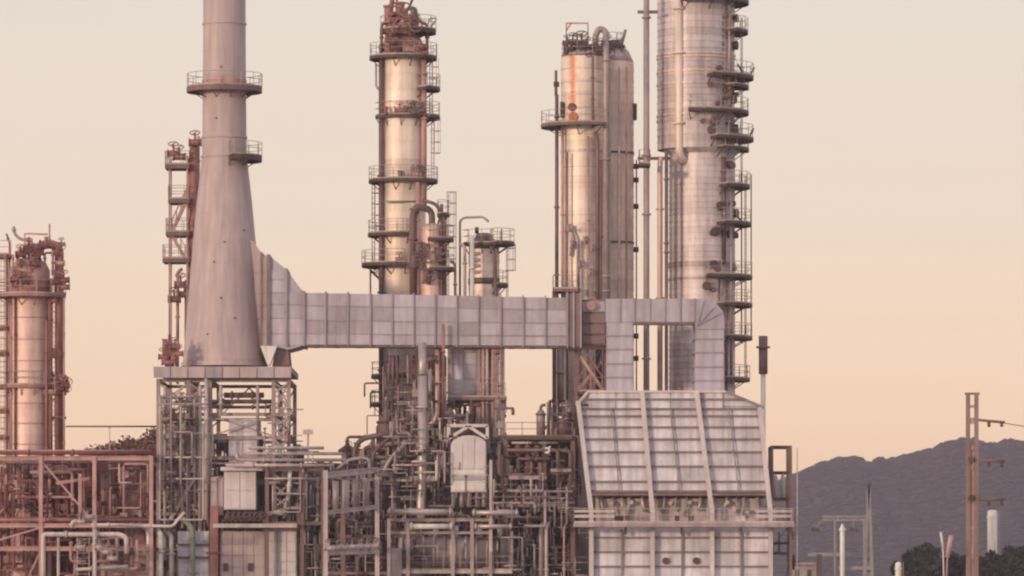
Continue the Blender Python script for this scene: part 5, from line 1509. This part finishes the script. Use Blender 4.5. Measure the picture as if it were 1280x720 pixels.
# ------------------------------------------------------------------ sheds and structures closing the view behind the pipework
def shed(name, label, a, b, top, Yd, m, mr, rise=4, sw=13, vents=2):
    t = thing(name, label, 'shed', (xx((a + b) / 2, Yd), Yd, 0))
    dp = 9.0
    z0 = zz(top + rise, Yd)
    MB().box(xx(a, Yd), xx(b, Yd), Yd, Yd + dp, 0, z0).build('wall', m, t)
    MB().prism([(xx(a - 2, Yd), z0 + .01), (xx((a + b) / 2, Yd), zz(top, Yd)), (xx(b + 2, Yd), z0 + .01)][::-1], Yd - .4, Yd + dp + .4).build('roof', mr, t)
    n = max(2, int((b - a) / sw))
    for i in range(n):
        u0, u1 = a + (b - a) * i / n, a + (b - a) * (i + 1) / n
        c = V((u0 + u1) / 2, 0, Yd)
        panel('cladding_sheet', m, t, (c.x, Yd - .05 - random.uniform(0, .05), z0 / 2), ((u1 - u0 - .5) * K(Yd), .08, z0 - .3))
    for i in range(vents):
        px = a + (b - a) * (i + .6) / (vents + .2)
        zr = z0 + (zz(top, Yd) - z0) * .4
        MB().lathe(xx(px, Yd), Yd + 3, [(.5, z0), (.5, zr + 1.0), (.8, zr + 1.0), (.8, zr + 1.3), (.1, zr + 1.8)], 12).build('roof_vent', mr, t)
    return t
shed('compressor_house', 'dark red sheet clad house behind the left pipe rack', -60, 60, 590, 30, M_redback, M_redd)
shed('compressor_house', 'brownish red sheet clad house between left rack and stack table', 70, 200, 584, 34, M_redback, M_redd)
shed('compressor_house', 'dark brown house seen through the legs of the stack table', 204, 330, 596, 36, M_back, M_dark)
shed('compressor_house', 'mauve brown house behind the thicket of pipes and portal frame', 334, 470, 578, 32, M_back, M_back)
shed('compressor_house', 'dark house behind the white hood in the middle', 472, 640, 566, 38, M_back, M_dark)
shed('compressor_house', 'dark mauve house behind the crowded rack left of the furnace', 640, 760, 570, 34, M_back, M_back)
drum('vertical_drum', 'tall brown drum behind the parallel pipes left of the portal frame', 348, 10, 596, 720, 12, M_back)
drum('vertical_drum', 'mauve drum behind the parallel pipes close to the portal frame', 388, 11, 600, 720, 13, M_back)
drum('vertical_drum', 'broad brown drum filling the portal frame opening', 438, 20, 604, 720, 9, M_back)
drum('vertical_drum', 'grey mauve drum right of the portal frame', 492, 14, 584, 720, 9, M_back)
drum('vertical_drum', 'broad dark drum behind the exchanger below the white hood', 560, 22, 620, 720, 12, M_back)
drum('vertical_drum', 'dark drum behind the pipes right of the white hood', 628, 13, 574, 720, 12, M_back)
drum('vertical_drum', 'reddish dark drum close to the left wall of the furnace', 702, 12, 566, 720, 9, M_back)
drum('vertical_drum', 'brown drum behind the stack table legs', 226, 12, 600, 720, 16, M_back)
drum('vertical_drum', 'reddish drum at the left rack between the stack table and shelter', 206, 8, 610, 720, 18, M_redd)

# ------------------------------------------------------------------ beyond the plant on the right
Y = 14.0
T = thing('utility_pole', 'tall twin legged reddish pole at the right edge before the hills', 'pole', (xx(1215, Y), Y, 0))
for px, top in ((1210, 491), (1220.5, 491)):
    MB().bar((xx(px, Y), Y, 0), (xx(px, Y), Y, zz(top, Y)), .33, .33).build('leg', M_pole, T)
for y, h in ((508, .2), (526, .5), (560, .3), (585, .4), (622, .5), (660, .3), (690, 1.2)):
    MB().box(xx(1213, Y), xx(1217.6, Y), Y - .1, Y + .1, zz(y, Y) - h / 2, zz(y, Y) + h / 2).build('batten', M_redp, T)
MB().box(xx(1212.5, Y), xx(1218, Y), Y + .02, Y + .12, 0, zz(556, Y)).build('web_plate', M_redp, T)
for y in (492,):
    MB().bar(V(1206, y, Y), V(1224.5, y, Y), .3, .16).build('cap', M_brown, T)
for i, y in enumerate((526, 576, 624)):
    MB().tube([V(1223, y - (1 if i == 0 else 0), Y - .1), V(1256, y + (2 if i == 0 else 0), Y - .1)], .11, 8).build('cross_arm', M_brown, T)
    for px in (1236, 1252):
        MB().lathe(xx(px, Y), Y - .1, [(.08, zz(y, Y) - .5), (.16, zz(y, Y) - .4), (.1, zz(y, Y) - .3), (.16, zz(y, Y) - .2), (.06, zz(y, Y) - .05)], 8).build('insulator', M_dark, T)
for y in (574, 622):
    MB().disc(V(1214, y, Y - .3), (0, 1, 0), .24, .3, 10).build('bolt_boss', M_dark, T)
w0, w1 = V(1256, 529, Y - .1), V(1420, 533, Y - .1)
t = MB().tube([w0.lerp(w1, s_) - Vector((0, 0, .5 * math.sin(math.pi * s_))) for s_ in [i / 8 for i in range(9)]], .035, 5).build('power_line', M_dark)
tag(t, 'thin wire leading right from the top arm of the twin legged pole', 'wire')

BY = 260.0
T = thing('substation_gantry', 'grey substation gantry beam with pointed lattice tower before the hills', 'gantry', (xx(1072, BY), BY, 0))
kb = K(BY)
for s_ in (-1, 1):
    MB().bar((xx(1085 + s_ * 9, BY), BY, 0), (xx(1086, BY), BY, zz(604, BY)), .34).build('lattice_leg', M_galv, T)
    MB().bar((xx(1085 + s_ * 9, BY), BY + 3, 0), (xx(1086, BY), BY + .3, zz(604, BY)), .3).build('lattice_leg', M_galv, T)
for j in range(9):
    y0, y1 = 640 + j * 12, 652 + j * 12
    f0 = (y0 - 604) / 156 * 9; f1 = (y1 - 604) / 156 * 9
    MB().bar(V(1086 - f0, y0, BY), V(1086 + f1, y1, BY), .14).build('lacing', M_galv, T)
    MB().bar(V(1086 + f0, y0, BY), V(1086 - f1, y1, BY), .14).build('lacing', M_galv, T)
MB().box(xx(1085, BY), xx(1088.5, BY), BY - .3, BY + .3, zz(608, BY), zz(604, BY)).build('peak_cap', M_dark, T)
for y in (645.5, 650):
    MB().bar(V(1028, y, BY), V(1084, y, BY), .22).build('beam_chord', M_galv, T)
for i in range(10):
    a = 1028 + i * 5.6
    MB().bar(V(a, 650 if i % 2 else 645.5, BY), V(a + 5.6, 645.5 if i % 2 else 650, BY), .12).build('beam_lacing', M_galv, T)
for px in (1043.5, 1080):
    MB().bar((xx(px, BY), BY, 0), (xx(px, BY), BY, zz(650, BY)), .26).build('post', M_galv, T)
for px in (1019, 1067):
    MB().bar(V(px - 5, 661, BY), V(px + 5, 663, BY), .55, .5).build('insulator', M_dark, T)
MB().bar(V(1028, 650, BY), V(1018, 661, BY), .1).build('hanger', M_galv, T); MB().bar(V(1067, 650, BY), V(1067, 661, BY), .1).build('hanger', M_galv, T)
MB().bar(V(1010, 693, BY), V(1064, 693, BY), .35, .45).build('bus_beam', M_galv, T)
MB().bar((xx(1024, BY), BY, 0), (xx(1024, BY), BY, zz(693, BY)), .7).build('post', M_dark, T)
MB().bar(V(1048, 710, BY), V(1090, 710, BY), .35, .4).build('bus_beam', M_galv, T)
t = thing('white_column', 'short white post standing under the substation gantry', 'post', (xx(1053, BY - 1), BY - 1, 0))
MB().lathe(xx(1053, BY - 1), BY - 1, [(3 * kb, 0), (3 * kb, zz(660, BY)), (1.5 * kb, zz(656, BY)), (.1, zz(655, BY))], 14).build('shaft', M_white, t)
hoop(t, xx(1053, BY - 1), BY - 1, 3 * kb, zz(662, BY), .3, M_white, .15, 'collar', 14)
t = thing('switch_house', 'low pale grey building at the foot of the hills beside the furnace', 'building', (xx(1006, BY), BY, 0))
MB().box(xx(990, BY), xx(1021, BY), BY + 1, BY + 9, 0, zz(706, BY)).build('wall', M_conc, t)
MB().box(xx(988, BY), xx(1023, BY), BY + .4, BY + 9.6, zz(706, BY) + .01, zz(703, BY)).build('roof', M_steel, t)
for px in (997, 1012):
    MB().box(xx(px - 2.5, BY), xx(px + 2.5, BY), BY + .95, BY + 1.05, zz(722, BY), zz(712, BY)).build('window', M_dark, t)
for name, label, px, top, w, Yd in (('silo', 'plain white round silo rising from trees right of the twin legged pole', 1240.5, 638, 12.5, 280), ('silo', 'short white round tank left of the trees', 1123, 703, 8, 240)):
    t = thing(name, label, 'silo', (xx(px, Yd), Yd, 0))
    r = w / 2 * K(Yd)
    MB().lathe(xx(px, Yd), Yd, [(r, 0), (r, zz(top + 2, Yd)), (r * .8, zz(top, Yd)), (.1, zz(top - .6, Yd))], 20).build('shell', M_white, t)
    hoop(t, xx(px, Yd), Yd, r, zz(top + 8, Yd), .25, M_white, .08, 'band', 20)
    ladder(t, xx(px, Yd) + r + .2, Yd, 0, zz(top, Yd), ax=(0, 1), cage=False, m=M_steel)
for i, (x0_, y0_, x1_, y1_, m_) in enumerate(((1176, 667, 1179, 690, M_white), (1189, 671, 1184, 701, M_redp))):
    t = thing('flag_mast', ('white', 'pink')[i] + ' slim leaning mast showing above the tree tops', 'mast', (xx(x1_, 250), 250, 0))
    MB().tube([(xx(x1_ + (x1_ - x0_), 250), 250, 0), V(x1_, y1_, 250), V(x0_, y0_, 250)], 1.0 * K(250), 8).build('shaft', m_, t)
    MB().tube([V(x1_, y1_ - 4, 250), V(x0_, y0_ - 2, 250)], (1.6, 3.0)[i] * K(250), 8).build('head', m_, t)

# ------------------------------------------------------------------ trees
def tree(label, px, top, wpx, Yd, m, group=None, n=2600, leaf=.42, seed=1, zlo=.5):
    rt = random.Random(seed)
    kd = K(Yd)
    x, zt = xx(px, Yd), zz(top, Yd)
    w = wpx / 2 * kd
    T = thing('leafy_tree', label, 'tree', (x, Yd, 0), group)
    tb = MB()
    tb.tube([(x, Yd, 0), (x + .15, Yd, zt * .35), (x - .1, Yd, zt * .6)], .32, 8)
    lobes = []
    for i in range(17):
        a = rt.uniform(0, 6.28); rr_ = w * rt.uniform(.2, .78)
        zc_ = zt * rt.uniform(zlo, .9)
        lobes.append((Vector((x + rr_ * math.cos(a), Yd + rr_ * math.sin(a), zc_)), w * rt.uniform(.26, .48)))
    lobes.append((Vector((x, Yd, zt - w * .35)), w * .36))
    for c, R_ in lobes:
        tb.tube([(x, Yd, zt * rt.uniform(.25, .5)), tuple((Vector((x, Yd, zt * .5)) + c) / 2), tuple(c)], .1, 5)
    tb.build('trunk', M_bark, T)
    lb = MB()
    for i in range(n):
        c, R_ = rt.choice(lobes)
        d = Vector((rt.gauss(0, 1), rt.gauss(0, 1), rt.gauss(0, 1))).normalized()
        p = c + d * R_ * (rt.random() ** .35) * rt.uniform(.8, 1.28)
        if p.z > zt + .5: p.z = zt + rt.uniform(-.5, .5)
        u = Vector((rt.gauss(0, 1), rt.gauss(0, 1), rt.gauss(0, 1))).normalized()
        v = u.orthogonal().normalized() * leaf * rt.uniform(.5, 1.1); u = u * leaf * rt.uniform(.5, 1.2)
        lb.face([p - u, p + v * .6, p + u, p - v * .6])
    lb.build('crown', m, T)
    return T
for i, (px, top, w, Yd, lab) in enumerate(((1137, 690, 44, 300, 'leftmost dark bushy tree at the right below the hills'), (1160, 681, 56, 330, 'dark round tree just left of the leaning masts'),
        (1190, 692, 56, 280, 'dark tree under the leaning masts'), (1216, 694, 50, 300, 'dark tree directly behind the foot of the twin legged pole'), (1240, 692, 54, 260, 'dark tree in front of the white silo'),
        (1263, 684, 58, 320, 'dark tree right of the white silo'), (1292, 678, 64, 300, 'tallest dark tree cut by the right edge'))):
    tree(lab, px, top, w, Yd, M_leaf, 'trees below the hills', n=5200, leaf=.5, seed=20 + i)
tree('low russet tree crown behind the right bay of the left rack', 160, 547, 92, 60, M_leafr, 'trees behind the left rack', n=12000, leaf=.22, seed=3, zlo=.9)
tree('russet tree crown just left of the stack table legs', 194, 536, 96, 70, M_leafr, 'trees behind the left rack', n=12000, leaf=.22, seed=4, zlo=.88)
tree('lowest russet tree crown right of the far left column', 112, 563, 80, 64, M_leafr, 'trees behind the left rack', n=9000, leaf=.22, seed=6, zlo=.9)
T = thing('lamp_post', 'faint lamp post showing above the pipes between stack and cream column', 'lamp post', (xx(385, 120), 120, 0))
MB().tube([(xx(385, 120), 120, 0), (xx(385, 120), 120, zz(536, 120))], .12, 8).build('shaft', M_pale, T)
for s_ in (-1, 1):
    MB().box(xx(385 + s_ * 3, 120) - .25, xx(385 + s_ * 3, 120) + .25, 119.8, 120.2, zz(543, 120), zz(537, 120)).build('lamp_head', M_pale, T)
MB().bar(V(380, 540, 120), V(390, 540, 120), .1).build('arm', M_pale, T)

# ------------------------------------------------------------------ haze
hz = MB().box(-9500, 9500, -1200, 9800, -1.0, 150)
HZ = hz.build('haze', None or bpy.data.materials.new('haze_air'))
tag(HZ, 'thin warm evening haze over the whole plant and hills', 'haze')
HZ['kind'] = 'stuff'
m = HZ.data.materials[0]
m.use_nodes = True
t = m.node_tree
t.nodes.remove(t.nodes['Principled BSDF'])
pv = t.nodes.new('ShaderNodeVolumePrincipled')
pv.inputs['Color'].default_value = (0.88, 0.83, 0.98, 1)
pv.inputs['Density'].default_value = 1.15e-4
t.links.new(pv.outputs[0], t.nodes['Material Output'].inputs['Volume'])
